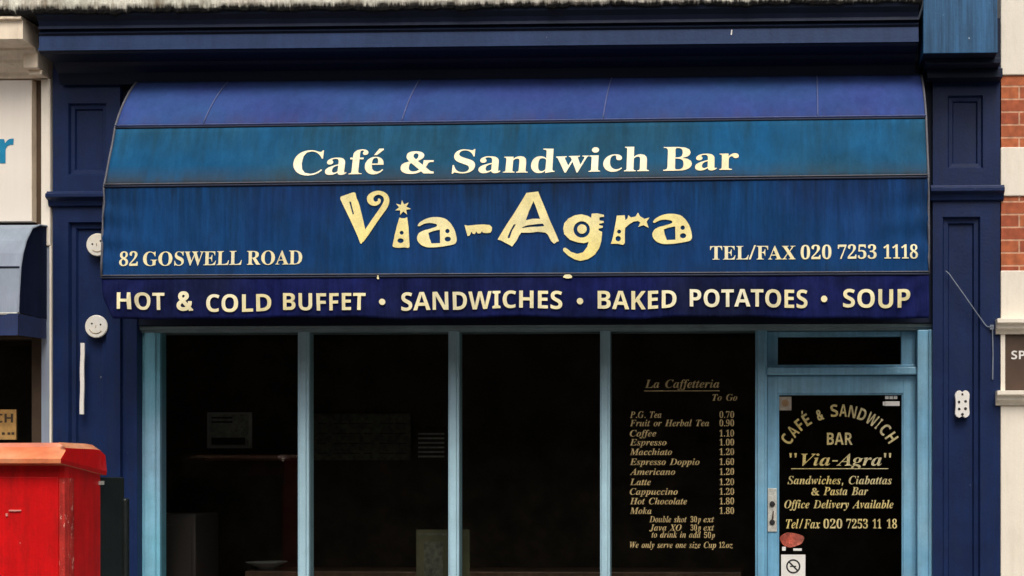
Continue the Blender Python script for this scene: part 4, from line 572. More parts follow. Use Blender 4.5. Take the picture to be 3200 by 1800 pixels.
# ------------------------------------------------------------------ mesh helpers
class MB:
    def __init__(self):
        self.v = []; self.f = []; self.fm = []; self.m = 0
    def add(self, vs, fs):
        o = len(self.v)
        self.v += [tuple(p) for p in vs]
        for f in fs:
            self.f.append([o + i for i in f]); self.fm.append(self.m)
        return self
    def box(self, x0, x1, y0, y1, z0, z1):
        vs = [(x, y, z) for z in (z0, z1) for y in (y0, y1) for x in (x0, x1)]
        return self.add(vs, [(0, 2, 3, 1), (4, 5, 7, 6), (0, 1, 5, 4), (2, 6, 7, 3), (0, 4, 6, 2), (1, 3, 7, 5)])
    def prism_x(self, prof, x0, x1):
        """closed profile of (y, z) points run along x"""
        n = len(prof)
        vs = [(x0, y, z) for y, z in prof] + [(x1, y, z) for y, z in prof]
        fs = [(i, (i + 1) % n, n + (i + 1) % n, n + i) for i in range(n)]
        fs += [tuple(range(n))[::-1], tuple(range(n, 2 * n))]
        return self.add(vs, fs)
    def prism_y(self, prof, y0, y1):
        """closed profile of (x, z) points run along y"""
        n = len(prof)
        vs = [(x, y0, z) for x, z in prof] + [(x, y1, z) for x, z in prof]
        fs = [(i, (i + 1) % n, n + (i + 1) % n, n + i) for i in range(n)]
        fs += [tuple(range(n))[::-1], tuple(range(n, 2 * n))]
        return self.add(vs, fs)
    def tube(self, pts, r, n=8):
        pts = [Vector(p) for p in pts]
        rings = []
        for i, p in enumerate(pts):
            d = (pts[min(i + 1, len(pts) - 1)] - pts[max(i - 1, 0)]).normalized()
            a = d.cross(Vector((0, 0, 1)))
            if a.length < 0.1: a = d.cross(Vector((1, 0, 0)))
            a.normalize(); b = d.cross(a)
            rings.append([p + a * r * math.cos(2 * math.pi * k / n) + b * r * math.sin(2 * math.pi * k / n) for k in range(n)])
        vs = [q for rr in rings for q in rr]
        fs = []
        for i in range(len(pts) - 1):
            for k in range(n):
                fs.append((i * n + k, i * n + (k + 1) % n, (i + 1) * n + (k + 1) % n, (i + 1) * n + k))
        fs.append(tuple(range(n))[::-1]); fs.append(tuple((len(pts) - 1) * n + k for k in range(n)))
        return self.add(vs, fs)
    def lathe_y(self, cx, cz, prof, n=28):
        """profile of (radius, y) turned about an axis along y"""
        vs = []
        for r, y in prof:
            vs += [(cx + r * math.cos(2 * math.pi * k / n), y, cz + r * math.sin(2 * math.pi * k / n)) for k in range(n)]
        fs = []
        for i in range(len(prof) - 1):
            for k in range(n):
                fs.append((i * n + k, i * n + (k + 1) % n, (i + 1) * n + (k + 1) % n, (i + 1) * n + k))
        fs.append(tuple(range(n))); fs.append(tuple((len(prof) - 1) * n + k for k in range(n))[::-1])
        return self.add(vs, fs)
    def lathe_z(self, cx, cy, prof, n=24):
        vs = []
        for r, z in prof:
            vs += [(cx + r * math.cos(2 * math.pi * k / n), cy + r * math.sin(2 * math.pi * k / n), z) for k in range(n)]
        fs = []
        for i in range(len(prof) - 1):
            for k in range(n):
                fs.append((i * n + k, i * n + (k + 1) % n, (i + 1) * n + (k + 1) % n, (i + 1) * n + k))
        fs.append(tuple(range(n))[::-1]); fs.append(tuple((len(prof) - 1) * n + k for k in range(n)))
        return self.add(vs, fs)
    def build(self, name, mats, parent=None, bevel=0.0, smooth=False):
        me = bpy.data.meshes.new(name)
        me.from_pydata(self.v, [], self.f)
        if not isinstance(mats, (list, tuple)): mats = [mats]
        for m in mats: me.materials.append(m)
        for p, mi in zip(me.polygons, self.fm):
            p.material_index = mi
            p.use_smooth = smooth
        bm = bmesh.new(); bm.from_mesh(me)
        bmesh.ops.recalc_face_normals(bm, faces=bm.faces)
        bm.to_mesh(me); bm.free()
        o = bpy.data.objects.new(name, me)
        COL.objects.link(o)
        if parent is not None: o.parent = parent
        if bevel > 0:
            b = o.modifiers.new('bevel', 'BEVEL')
            b.width = bevel; b.segments = 2; b.limit_method = 'ANGLE'; b.angle_limit = math.radians(35)
            b.harden_normals = False
        return o

def tag(o, label=None, cat=None, group=None, kind=None):
    if label: o['label'] = label
    if cat: o['category'] = cat
    if group: o['group'] = group
    if kind: o['kind'] = kind
    return o

def thing(name, label, cat, group=None):
    o = bpy.data.objects.new(name, None)
    o.empty_display_size = 0.1
    COL.objects.link(o)
    return tag(o, label, cat, group)

# ---- lettering
def loops_of(font, ch):
    a, s = GLYPHS['ital' if ch in '.,' else font][ch].split('|')
    return int(a), [[tuple(map(int, p.split(','))) for p in l.split(' ')] for l in s.split(';')]

def area(l):
    return sum(l[i][0] * l[(i + 1) % len(l)][1] - l[(i + 1) % len(l)][0] * l[i][1] for i in range(len(l))) / 2

def winding(loops, x, y):
    wn_ = 0
    for l in loops:
        n = len(l)
        for i in range(n):
            x0, y0 = l[i]; x1, y1 = l[(i + 1) % n]
            if y0 <= y < y1:
                if (x1 - x0) * (y - y0) - (x - x0) * (y1 - y0) > 0: wn_ += 1
            elif y1 <= y < y0:
                if (x1 - x0) * (y - y0) - (x - x0) * (y1 - y0) < 0: wn_ -= 1
    return wn_

def fill(loops):
    """triangles that fill outlines by the non-zero rule"""
    vs, es = [], []
    for l in loops:
        o = len(vs); n = len(l)
        vs += [Vector(p) for p in l]
        es += [(o + i, o + (i + 1) % n) for i in range(n)]
    r = delaunay_2d_cdt(vs, es, [], 0, 1e-7)
    pv = [(p.x, p.y) for p in r[0]]
    out = []
    for f in r[2]:
        cx = sum(pv[i][0] for i in f) / len(f); cy = sum(pv[i][1] for i in f) / len(f)
        if winding(loops, cx, cy) != 0: out.append(tuple(f))
    return pv, out

def thicken(loops, wd):
    """stroke every edge with a small quad so a light face becomes a bold one"""
    out = list(loops)
    for l in loops:
        n = len(l)
        for i in range(n):
            (x0, y0), (x1, y1) = l[i], l[(i + 1) % n]
            d = math.hypot(x1 - x0, y1 - y0)
            if d < 1e-9: continue
            ux, uy = (x1 - x0) / d * wd, (y1 - y0) / d * wd
            q = [(x0 - ux + uy, y0 - uy - ux), (x1 + ux + uy, y1 + uy - ux), (x1 + ux - uy, y1 + uy + ux), (x0 - ux - uy, y0 - uy + ux)]
            out.append(q if area(q) > 0 else q[::-1])
    return out

ACUTE = [(112, 350), (158, 350), (246, 452), (238, 474), (178, 474)]
def word_loops(font, txt):
    """outlines of a word per letter, in 1/1000 em, left edge at 0"""
    out, x = [], 0
    for ch in txt:
        if ch == ' ':
            x += 250; continue
        acc = ch in 'éÉ'
        base = {'é': 'e', 'É': 'E'}.get(ch, ch)
        a, ls = loops_of(font, base)
        if sum(area(l) for l in ls) < 0: ls = [l[::-1] for l in ls]
        if acc:
            ac = [(px + 20, py + (165 if ch == 'É' else 0)) for px, py in ACUTE]
            ls = ls + [ac if area(ac) > 0 else ac[::-1]]
        if font == 'sans' and ch == '&': ls = thicken([[(px, py) for px, py in l] for l in ls], 26)
        out.append([[(px + x, py) for px, py in l] for l in ls])
        x += a
    xs = [p[0] for g in out for l in g for p in l]
    mn = min(xs)
    return [[[(px - mn, py) for px, py in l] for l in g] for g in out], max(xs) - mn

CAPH = {'serif': 455.0, 'ital': 451.0, 'sans': 480.0}
def add_word(mb, font, txt, place, width, cap):
    """place(u, h) gives the 3D point for u across the word and h up from its base line"""
    gl, wd = word_loops(font, txt)
    sx, sy = width / wd, cap / CAPH[font]
    for g in gl:
        pv, fs = fill(g)
        mb.add([place(px * sx, py * sy) for px, py in pv], fs)

def write(font, txt, place, width, cap, m, parent):
    """one part per word of a line"""
    gl, wd = word_loops(font, txt)
    sx, sy = width / wd, cap / CAPH[font]
    k = 0
    for word in txt.split(' '):
        mb = MB()
        for g in gl[k:k + len(word)]:
            pv, fs = fill(g)
            mb.add([place(px * sx, py * sy) for px, py in pv], fs)
        k += len(word)
        mb.build('lettering', m, parent)

# ------------------------------------------------------------------ ground
def slab(name, x0, x1, y0, y1, z0, z1, m):
    return tag(MB().box(x0, x1, y0, y1, z0, z1).build(name, m), kind='structure')
slab('ground', -60, 60, -60, 60, -0.5, -0.16, M['asphalt'])
slab('road', -60, 60, -7.2, -2.45, -0.155, -0.12, M['asphalt'])
slab('pavement', -60, 60, -2.3, 0.0, -0.15, 0.0, M['paving'])
slab('far_pavement', -60, 60, -14, -7.35, -0.15, 0.0, M['paving'])
slab('kerb', -60, 60, -2.449, -2.301, -0.15, 0.004, M['kerb'])
slab('far_kerb', -60, 60, -7.349, -7.201, -0.15, 0.004, M['kerb'])

# the dull terrace over the road that the dark panes mirror
op = thing('opposite_terrace', 'dull brown brick terrace across the road, mirrored faintly in the cafe windows', 'building')
MB().box(-26, 26, -20, -16.2, 0.0, 7.5).build('wall', M['dull_brick'], op)
for k in range(13):
    x = -21.5 + k * 3.6
    for z in (.9, 4.1):
        f = MB(); f.box(x, x + 1.2, -16.2, -16.12, z, z + 1.8)
        fo = f.build('window', M['wall_dark'], op)
        f = MB(); f.box(x - .08, x, -16.2, -16.1, z - .08, z + 1.88); f.box(x + 1.2, x + 1.28, -16.2, -16.1, z - .08, z + 1.88)
        f.box(x, x + 1.2, -16.2, -16.1, z - .08, z); f.box(x, x + 1.2, -16.2, -16.1, z + 1.8, z + 1.88); f.box(x, x + 1.2, -16.115, -16.09, z + .88, z + .94)
        f.build('frame', M['brown'], fo)

# ------------------------------------------------------------------ the cafe front
shop = thing('cafe_shopfront', 'navy painted shopfront with pale blue window frames under the long blue awning', 'shopfront')

def recess_face(mb, x0, x1, z0, z1, hx0, hx1, hz0, hz1, y, depth, sl):
    """front face with a sloping-sided sunk panel"""
    o = [(x0, y, z0), (x1, y, z0), (x1, y, z1), (x0, y, z1)]
    a = [(hx0, y, hz0), (hx1, y, hz0), (hx1, y, hz1), (hx0, y, hz1)]
    b = [(hx0 + sl * .3, y + depth * .55, hz0 + sl * .3), (hx1 - sl * .3, y + depth * .55, hz0 + sl * .3), (hx1 - sl * .3, y + depth * .55, hz1 - sl * .3), (hx0 + sl * .3, y + depth * .55, hz1 - sl * .3)]
    c = [(hx0 + sl, y + depth * .6, hz0 + sl), (hx1 - sl, y + depth * .6, hz0 + sl), (hx1 - sl, y + depth * .6, hz1 - sl), (hx0 + sl, y + depth * .6, hz1 - sl)]
    s2 = sl * 1.25
    d = [(hx0 + s2, y + depth, hz0 + s2), (hx1 - s2, y + depth, hz0 + s2), (hx1 - s2, y + depth, hz1 - s2), (hx0 + s2, y + depth, hz1 - s2)]
    vs = o + a + b + c + d
    fs = []
    for k in range(4):
        for i in range(4):
            fs.append((k * 4 + i, k * 4 + (i + 1) % 4, k * 4 + 4 + (i + 1) % 4, k * 4 + 4 + i))
    fs.append((16, 17, 18, 19))
    mb.add(vs, fs)

def pilaster(x0, x1, hx0, hx1, lx0, lx1):
    mb = MB()
    # shaft: two stacked sunk panels, sides and back
    recess_face(mb, x0, x1, 3.30, 4.06, hx0, hx1, 3.415, 3.85, 0.0, 0.035, 0.03)
    recess_face(mb, x0, x1, 0.28, 3.30, lx0, lx1, 0.55, 3.125, 0.0, 0.045, 0.034)
    mb.add([(x0, 0, .28), (x0, 0.3, .28), (x0, 0.3, 4.06), (x0, 0, 4.06)], [(0, 1, 2, 3)])
    mb.add([(x1, 0, .28), (x1, 0.3, .28), (x1, 0.3, 4.06), (x1, 0, 4.06)], [(0, 1, 2, 3)])
    p = mb.build('pilaster', M['navy'], shop)
    pl = MB().box(x0 - .02, x1 + .02, -0.04, 0.3, 0.0, 0.28)
    pl.build('plinth', M['navy'], p, bevel=.004)
    ld = MB()
    ld.prism_x([(0.0, 3.215), (-.022, 3.222), (-.03, 3.252), (-.052, 3.262), (-.062, 3.268), (-.062, 3.288), (-.045, 3.297), (-.04, 3.306), (0.0, 3.312)], x0 - .018, x1 + .02)
    ld.build('ledge', M['navy'], p, bevel=.002)
    return p
pilaster(-2.831, -2.414, -2.735, -2.50, -2.735, -2.50)
pilaster(2.523, 2.923, 2.612, 2.822, 2.582, 2.806)

# frieze board behind the awning, cornice, console
MB().box(-2.414, 2.523, 0.045, 0.3, 2.497, 4.06).build('frieze', M['navy_shaded'], shop)  # shade under cornice and awning is in its colour
co = MB()
prof = [(0.3, 4.06), (-.015, 4.06), (-.015, 3.965), (-.03, 3.955), (-.045, 3.99), (-.055, 4.02), (-.10, 4.05), (-.115, 4.068), (-.27, 4.074), (-.285, 4.085), (-.30, 4.087), (-.30, 4.103),
        (-.287, 4.107), (-.287, 4.176), (-.30, 4.188), (-.285, 4.196), (-.275, 4.21), (-.30, 4.215), (-.29, 4.235), (-.30, 4.26), (-.325, 4.285), (-.33, 4.31), (0.3, 4.31)]
co.prism_x(prof, -2.772, 2.412)
cor = co.build('cornice', [M['navy_shaded'], M['corona']], shop)
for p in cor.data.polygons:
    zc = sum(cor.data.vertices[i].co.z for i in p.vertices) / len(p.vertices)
    if abs(p.normal.y) > .7 and 4.085 < zc < 4.19: p.material_index = 1  # front band lighter, all other faces keep the painted shade
MB().prism_y([(1.322, 4.143), (1.329, 4.14), (1.332, 4.168), (1.326, 4.172)], -.2885, -.286).build('paint_chip', M['white'], cor)
MB().box(-2.831, 2.95, 0.0, 0.3, 4.06, 4.31).build('cornice_backing', M['navy_shaded'], shop)
cb = MB()
cb.box(2.438, 2.866, -.30, 0.0, 4.018, 4.75)
cb.box(2.46, 2.90, -.20, 0.0, 3.985, 4.018)
cb.box(2.48, 2.925, -.10, 0.0, 3.93, 3.985)
con = cb.build('console_block', [M['console'], M['navy_shaded']], shop, bevel=.004)
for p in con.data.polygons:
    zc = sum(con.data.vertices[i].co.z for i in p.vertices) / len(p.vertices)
    if zc < 4.0181: p.material_index = 1  # stepped underside takes the painted shade

# window head, jambs, mullions
MB().box(-2.414, -2.322, 0.03, 0.3, 0.0, 2.62).build('side_panel', M['navy'], shop, bevel=.004)
hd = MB()
hd.prism_x([(0.24, 2.455), (0.085, 2.458), (0.08, 2.470), (0.068, 2.473), (0.062, 2.492), (0.09, 2.497), (0.24, 2.497)], -2.322, 2.523)
hd.build('window_head', M['head'], shop)
def jamb(name, x0, x1, m, z0=0.62, z1=2.458):
    mb = MB()
    wdt = x1 - x0
    prof = [(x0, .20), (x0, .105), (x0 + wdt * .16, .10), (x0 + wdt * .22, .088), (x0 + wdt * .78, .088), (x0 + wdt * .84, .10), (x1, .105), (x1, .20)]
    vs = [(x, y, z0) for x, y in prof] + [(x, y, z1) for x, y in prof]
    n = len(prof)
    mb.add(vs, [(i, (i + 1) % n, n + (i + 1) % n, n + i) for i in range(n)] + [tuple(range(n)), tuple(range(n, 2 * n))])
    return mb.build(name, m, shop)
jamb('jamb', -2.322, -2.212, M['jamb'])
for x0, x1 in ((-1.352, -1.284), (-.421, -.356), (.512, .572)):
    jamb('mullion', x0, x1, M['mullion'])
jamb('door_post', 1.459, 1.53, M['door'], 0.0)
MB().box(-2.322, 1.459, -0.02, 0.22, 0.56, 0.62).build('window_sill', M['mullion'], shop, bevel=.006)
sr = MB()
sr.box(-2.322, 1.459, 0.04, 0.2, 0.0, 0.56)
sr.build('stallriser', M['navy'], shop)

# window panes with the painted price list on the last one
panes = []
for x0, x1 in ((-2.212, -1.352), (-1.284, -.421), (-.356, .512), (.572, 1.459)):
    panes.append(MB().box(x0, x1, 0.130, 0.136, 0.62, 2.456).build('window_pane', M['glass'], shop))
for font, txt, x0, x1, z, cap in MENU_WORDS:
    write(font, txt, lambda u, h, x0=x0, z=z: (x0 + u, 0.128, z + h), x1 - x0, cap, M['cream_menu'], panes[3])
MB().box(.778, 1.240, .1275, .1285, 2.092, 2.0965).build('underline', M['cream_menu'], panes[3])
panes[3]['label'] = 'pane painted with a price list of coffees'

# door with its fanlight
fr = MB()
fr.box(2.437, 2.523, 0.06, 0.26, 0.0, 2.455)          # right-hand frame post
fr.box(2.505, 2.523, 0.035, 0.06, 0.0, 2.455)
fr.build('door_frame', M['door'], shop, bevel=.005)
fl = MB()
fl.box(1.53, 1.596, .14, .21, 2.252, 2.455); fl.box(2.345, 2.437, .14, .21, 2.252, 2.455)
fl.box(1.596, 2.345, .14, .21, 2.424, 2.455); fl.box(1.53, 2.437, .125, .21, 2.236, 2.252)
fan = fl.build('fanlight', M['door'], shop, bevel=.004)
MB().box(1.596, 2.345, .170, .176, 2.252, 2.424).build('fanlight_glass', M['glass'], fan)
MB().box(1.53, 2.437, .09, .21, 2.188, 2.2355).build('transom', M['door'], shop, bevel=.008)
dl = MB()
dl.box(1.532, 1.595, .135, .185, 0.02, 2.184); dl.box(2.358, 2.435, .135, .185, 0.02, 2.184)
dl.box(1.595, 2.358, .135, .185, 2.077, 2.184); dl.box(1.595, 2.358, .135, .185, 0.02, 0.72)
# glazing bead
dl.box(1.595, 1.604, .142, .18, 0.72, 2.077); dl.box(2.349, 2.358, .142, .18, 0.72, 2.077)
dl.box(1.604, 2.349, .142, .18, 2.068, 2.077); dl.box(1.604, 2.349, .142, .18, 0.72, 0.729)
door = dl.build('door', M['door'], shop, bevel=.003)
MB().box(1.604, 2.349, .165, .170, 0.729, 2.068).build('door_glass', M['glass'], door)
for font, txt, x0, x1, z, cap in DOOR_WORDS:
    write(font, txt, lambda u, h, x0=x0, z=z: (x0 + u, 0.163, z + h), x1 - x0, cap, M['gold'], door)
MB().box(1.677, 2.270, .1625, .1635, 1.617, 1.6215).build('underline', M['gold'], door)
lt = MB()
ACX, ACZ, AR = 1.9735, 1.591, 0.384
for ch, ang in (('C', -57), ('A', -48), ('F', -39.5), ('É', -31.7), ('&', -18.9), ('S', -5), ('A', 3.2), ('N', 11.8), ('D', 21), ('W', 31), ('I', 38.3), ('C', 46), ('H', 55.5)):
    a = math.radians(ang)
    cap = .074; wd_ = {'I': .014, 'W': .066, '&': .04, 'F': .036, 'É': .038}.get(ch, .046)
    def pl(u, h, a=a, wd_=wd_, cap=cap):
        rr = AR - cap / 2 + h
        uu = u - wd_ / 2
        return (ACX + rr * math.sin(a) + uu * math.cos(a), .163, ACZ + rr * math.cos(a) - uu * math.sin(a))
    if ang in (-18.9, -5):          # a new word starts
        lt.build('lettering', M['gold'], door)
        lt = MB()
    add_word(lt, 'sans', ch, pl, wd_, cap if ch != '&' else cap * .75)
lt.build('lettering', M['gold'], door)
lk = MB()
lk.box(1.534, 1.590, .126, .135, 1.235, 1.50)
lk.m = 1
for z in (1.404, 1.293):
    lk.lathe_y(1.562, z, [(.017, .126), (.017, .118), (.011, .116)], 16)
lk.m = 2
lk.prism_y([(1.556, 1.30), (1.568, 1.30), (1.572, 1.36), (1.566, 1.365)], .1215, .1255)
lk.build('lock_plate', [M['steel'], M['ink'], M['brown']], door, bevel=.002)
MB().box(1.53, 2.437, -.05, .26, 0.0, 0.018).build('door_step', M['kerb'], shop)

# room behind the glass
rm = MB()
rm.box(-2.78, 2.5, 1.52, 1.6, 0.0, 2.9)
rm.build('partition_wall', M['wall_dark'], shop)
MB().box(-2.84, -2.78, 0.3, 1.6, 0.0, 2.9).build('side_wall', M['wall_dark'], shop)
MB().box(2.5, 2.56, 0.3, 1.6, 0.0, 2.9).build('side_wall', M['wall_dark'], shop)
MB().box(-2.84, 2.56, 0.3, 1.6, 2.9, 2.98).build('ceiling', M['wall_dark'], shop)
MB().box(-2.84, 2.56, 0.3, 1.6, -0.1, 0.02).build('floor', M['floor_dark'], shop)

# ------------------------------------------------------------------ long awning
AX0, AX1 = -2.298, 2.452
SEAM = [(-.02, 3.974, 0.), (-.325, 3.63, .0042), (-.468, 3.2585, .0048), (-.50, 2.716, 0.), (-.50, 2.476, -.003)]
def surf(i, X, v, off=0.0):
    (ya, za, ka), (yb, zb, kb) = SEAM[i], SEAM[i + 1]
    y = ya + (yb - ya) * v
    z = (za + ka * X) + ((zb + kb * X) - (za + ka * X)) * v
    nrm = Vector((0, -(za - zb), -(ya - yb) * -1)).normalized() if i < 3 else Vector((0, -1, 0))
    if i < 3:
        dy, dz = yb - ya, zb - za
        nrm = Vector((0, dz, -dy)).normalized()
        if nrm.y > 0: nrm = -nrm
    s = math.sin(math.pi * min(max(v, 0), 1))
    if i == 3:      # loose hanging hem: waves grow towards its free edge
        wv = (.012 * math.sin(X * 7.1 + .6) + .008 * math.sin(X * 17.3 + 2 + v) + .004 * math.sin(X * 41 + 3 * v)) * v
        ends = math.exp(-((X - AX0) / .35) ** 2) + math.exp(-((AX1 - X) / .3) ** 2)
        off = off + wv + .005 * s + ends * .007 * math.sin(X * 34 + v * 9) * s
        X = X + .07 * v * v * math.exp(-((X - AX0) / .055) ** 2)
        z += (.006 * math.sin(X * 5.3 + 1.0) + .003 * math.sin(X * 13.7)) * v - .012 * ends * v * v
    elif i > 0:
        off = off - .006 * s * (0.5 + 0.5 * math.sin(X * 1.9 + i)) + s * (.003 * math.sin(X * 9.0 + 3 * v) + .003 * math.sin(X * 4.3 - 5 * v + i) + .0015 * math.sin(X * 23 + 7 * v))
        if i == 2:      # creases pulled in at both ends of the lower panel
            er, el_ = math.exp(-((AX1 - X) / .26) ** 2), math.exp(-((X - AX0) / .2) ** 2)
            off += s * (er * .008 * math.sin(v * 19 + X * 5) + el_ * .006 * math.sin(v * 23 - X * 6))
    if i == 0:
        off += .026 * math.sin(math.pi * v) ** 0.8
    return Vector((X, y, z)) + nrm * off
aw = thing('shop_awning', 'long blue fabric awning lettered in cream and yellow above the dark shop windows', 'awning')
def cloth(i, name, m, nx=160, ny=10, x0=AX0, x1=AX1):
    mb = MB()
    vs = [surf(i, x0 + (x1 - x0) * a / nx, b / ny) for b in range(ny + 1) for a in range(nx + 1)]
    fs = [(b * (nx + 1) + a, b * (nx + 1) + a + 1, (b + 1) * (nx + 1) + a + 1, (b + 1) * (nx + 1) + a) for b in range(ny) for a in range(nx)]
    mb.add(vs, fs)
    o = mb.build(name, m, aw, smooth=True)
    sd = o.modifiers.new('thickness', 'SOLIDIFY'); sd.thickness = .0015; sd.offset = 0
    return o
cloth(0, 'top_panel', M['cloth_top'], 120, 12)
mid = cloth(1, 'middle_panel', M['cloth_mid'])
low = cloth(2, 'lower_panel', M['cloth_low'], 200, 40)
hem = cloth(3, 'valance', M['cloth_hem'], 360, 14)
# seams between the panels
for i in (1, 2, 3):
    mb = MB()
    mb.tube([surf(i, AX0 + (AX1 - AX0) * k / 40, 0.0, .003) + Vector((0, 0, -.002)) for k in range(41)], .0065, 6)
    mb.build('seam', M['seam_dark'], aw, smooth=True)
    mb = MB()
    mb.tube([surf(i, AX0 + (AX1 - AX0) * k / 40, 0.0, .004) + Vector((0, 0, .012)) for k in range(41)], .004, 6)
    mb.build('stitched_edge', M['seam_light'] if i == 1 else M['piping'], aw, smooth=True)
for xa, xb in ((-1.73, -1.775), (-.56, -.60), (.60, .58), (1.83, 1.828)):
    mb = MB()
    mb.tube([surf(0, xa + (xb - xa) * k / 10, .06 + .9 * k / 10, .004) for k in range(11)], .0045, 6)
    mb.build('rib_seam', M['seam_light'], aw, smooth=True)
# closed ends and their piping
for X in (AX0, AX1):
    edge = [surf(0, X, k / 10) for k in range(10)] + [surf(1, X, k / 6) for k in range(6)] + [surf(2, X, k / 6) for k in range(7)]
    mb = MB()
    s = .002 if X > 0 else -.002
    pts = [(X + s, p.y, p.z) for p in edge] + [(X + s, -.02, 2.716)]
    mb.add(pts, [tuple(range(len(pts)))])
    mb.build('end_panel', M['cloth_side'], aw)
    mb = MB()
    mb.tube([p + Vector((0, -.002, 0)) for p in edge], .007, 6)
    mb.build('piping', M['piping'], aw, smooth=True)
mb = MB()
mb.tube([(AX0, -.47, 2.722), (AX1, -.47, 2.722)], .016, 8)
mb.build('front_bar', M['black'], aw)
for X in (AX0 + .03, AX1 - .03):
    MB().tube([(X, -.47, 2.722), (X, -.05, 2.78), (X, .02, 2.78)], .012, 8).build('arm', M['black'], aw)
# lettering
for i, font, txt, x0, x1, b0, b1, cap in AWNING_WORDS:
    mb = MB()
    gl, wd = word_loops(font, txt)
    sx, sy = (x1 - x0) / wd, cap / CAPH[font]
    for g in gl:
        pv, fs = fill(g)
        mb.add([surf(i, x0 + px * sx, b0 + (b1 - b0) * px / wd - py * sy, .010 if i == 3 else .005) for px, py in pv], fs)
    mb.build('lettering', M['cream_letter' if i == 1 else 'white_letter'], (None, mid, low, hem)[i])
for X, v in AWNING_DOTS:
    n = 12
    pv = [surf(3, X + .0185 * math.cos(2 * math.pi * k / n), v + .075 * math.sin(2 * math.pi * k / n), .012) for k in range(n)]
    MB().add(pv, [tuple(range(n))]).build('lettering_dot', M['white_letter'], hem)
fm = MB()
for nm, outs, holes in FANCY_WORD:
    ls = []
    for o in outs:
        q = [(x, -v) for x, v in o]
        ls.append(q if area(q) > 0 else q[::-1])
    for h in holes:
        q = [(x, -v) for x, v in h]
        ls.append(q if area(q) < 0 else q[::-1])
    pv, fs = fill(ls)
    fm.add([surf(2, x, -y, .007) for x, y in pv], fs)
fm.build('name_lettering', M['yellow_letter'], low)
# two frayed pale spots at the top of the hem
for X, wd_ in ((.40, .055), (-.69, .012)):
    n = 9
    MB().add([surf(3, X + wd_ / 2 * math.cos(2 * math.pi * k / n) + .006 * (k % 2), .03 + .05 * math.sin(2 * math.pi * k / n), .012) for k in range(n)], [tuple(range(n))]).build('frayed_spot', M['white_letter'], hem)

# ------------------------------------------------------------------ stone course over the shop
st = thing('stone_course', 'pale weathered stone course with a sooty ragged edge above the blue cornice', 'stone ledge')
def ragged(x):
    return .004 * math.sin(x * 3.1) + .004 * math.sin(x * 11.7 + 1) + .005 * math.sin(x * 29 + 2) * math.sin(x * 5) + .003 * math.sin(x * 83) + random.uniform(-.003, .003)
mb = MB()
NX, NZ = 520, 14
vs = []
xa, xb = -5.5, 2.43
for a in range(NX + 1):
    X = xa + (xb - xa) * a / NX
    e = 4.292 + .004 * math.sin(X) + ragged(X)
    for b in range(NZ + 1):
        t = b / NZ
        z = e + (4.72 - e) * t ** 1.5
        y = -.36 + .05 * math.exp(-t * 16) + random.uniform(-.003, .003) * (1 - t)
        vs.append((X, y, z))
fs = [(a * (NZ + 1) + b, (a + 1) * (NZ + 1) + b, (a + 1) * (NZ + 1) + b + 1, a * (NZ + 1) + b + 1) for a in range(NX) for b in range(NZ)]
o0 = len(vs)
for a in range(NX + 1):
    X = xa + (xb - xa) * a / NX
    vs.append((X, .25, 4.315))
    vs.append((X, .25, 4.74))
for a in range(NX):
    fs.append((a * (NZ + 1), (a + 1) * (NZ + 1), o0 + 2 * (a + 1), o0 + 2 * a))
    fs.append((a * (NZ + 1) + NZ, (a + 1) * (NZ + 1) + NZ, o0 + 2 * (a + 1) + 1, o0 + 2 * a + 1))
mb.add(vs, fs)
mb.build('ledge', M['stone'], st)
MB().box(-5.5, 2.43, .1, .5, 4.74, 7.5).build('upper_wall', M['brick'], st)

# ------------------------------------------------------------------ neighbour on the left
nb = thing('neighbouring_shop', 'cream fronted shop with a teal lettered sign board, left of the navy pilaster', 'shop')
cn = MB()
cn.prism_x([(.3, 4.0), (-.02, 4.0), (-.022, 4.02), (-.05, 4.03), (-.055, 4.05), (-.10, 4.07), (-.105, 4.09), (-.16, 4.13), (-.165, 4.145), (-.30, 4.15), (-.31, 4.155), (-.31, 4.262), (-.335, 4.268), (-.33, 4.275), (-.33, 4.283), (.3, 4.283)], -5.5, -2.858)
cn.build('cornice', M['cream_old'], nb)
bk = MB()
bk.box(-2.945, -2.855, -.14, -.001, 4.03, 4.14); bk.box(-2.935, -2.85, -.10, -.001, 4.0, 4.029)
bk.build('cornice_bracket', M['cream_old'], nb, bevel=.006)
bd = MB()
bd.box(-5.5, -2.952, -.02, .04, 3.128, 3.99)
sign = bd.build('sign_board', M['fascia'], nb, bevel=.003)
bd = MB()
bd.box(-2.952, -2.948, -.026, .03, 3.128, 3.99)
bd.build('board_edge', M['cream_old'], nb)
rl = MB()
add_word(rl, 'sans', 'r', lambda u, h: (-3.150 + u, -.0225, 3.483 + h), .088, .150 * 480 / 373)
rl.build('sign_letter', M['teal'], sign)
ps = MB()
ps.box(-2.90, -2.842, -.012, .06, 2.98, 4.0)
ps.build('corner_strip', M['cream'], nb, bevel=.006)
MB().box(-2.948, -2.90, 0.03, .3, 2.5, 4.0).build('brown_gap', M['brown'], nb)
ps = MB()
ps.box(-2.905, -2.848, .0, .2, 0.0, 2.98)
ps.build('door_post', M['awn_grey'], nb, bevel=.006)
ps = MB()
ps.box(-2.848, -2.836, -.008, .1, 0.0, 2.98)
ps.build('paint_edge', M['cream'], nb)
ps = MB()
ps.box(-2.995, -2.905, .06, .2, 0.0, 2.5); ps.box(-5.5, -2.995, .06, .2, 2.42, 2.75); ps.box(-5.5, -2.995, .04, .2, 0.0, .6)
ps.build('window_frame', M['brown'], nb, bevel=.005)
MB().box(-5.5, -2.995, .12, .126, .6, 2.42).build('window_pane', M['glass'], nb)
MB().box(-5.5, -2.905, .9, 1.0, 0.0, 2.75).build('inner_wall', M['wall_dark'], nb)
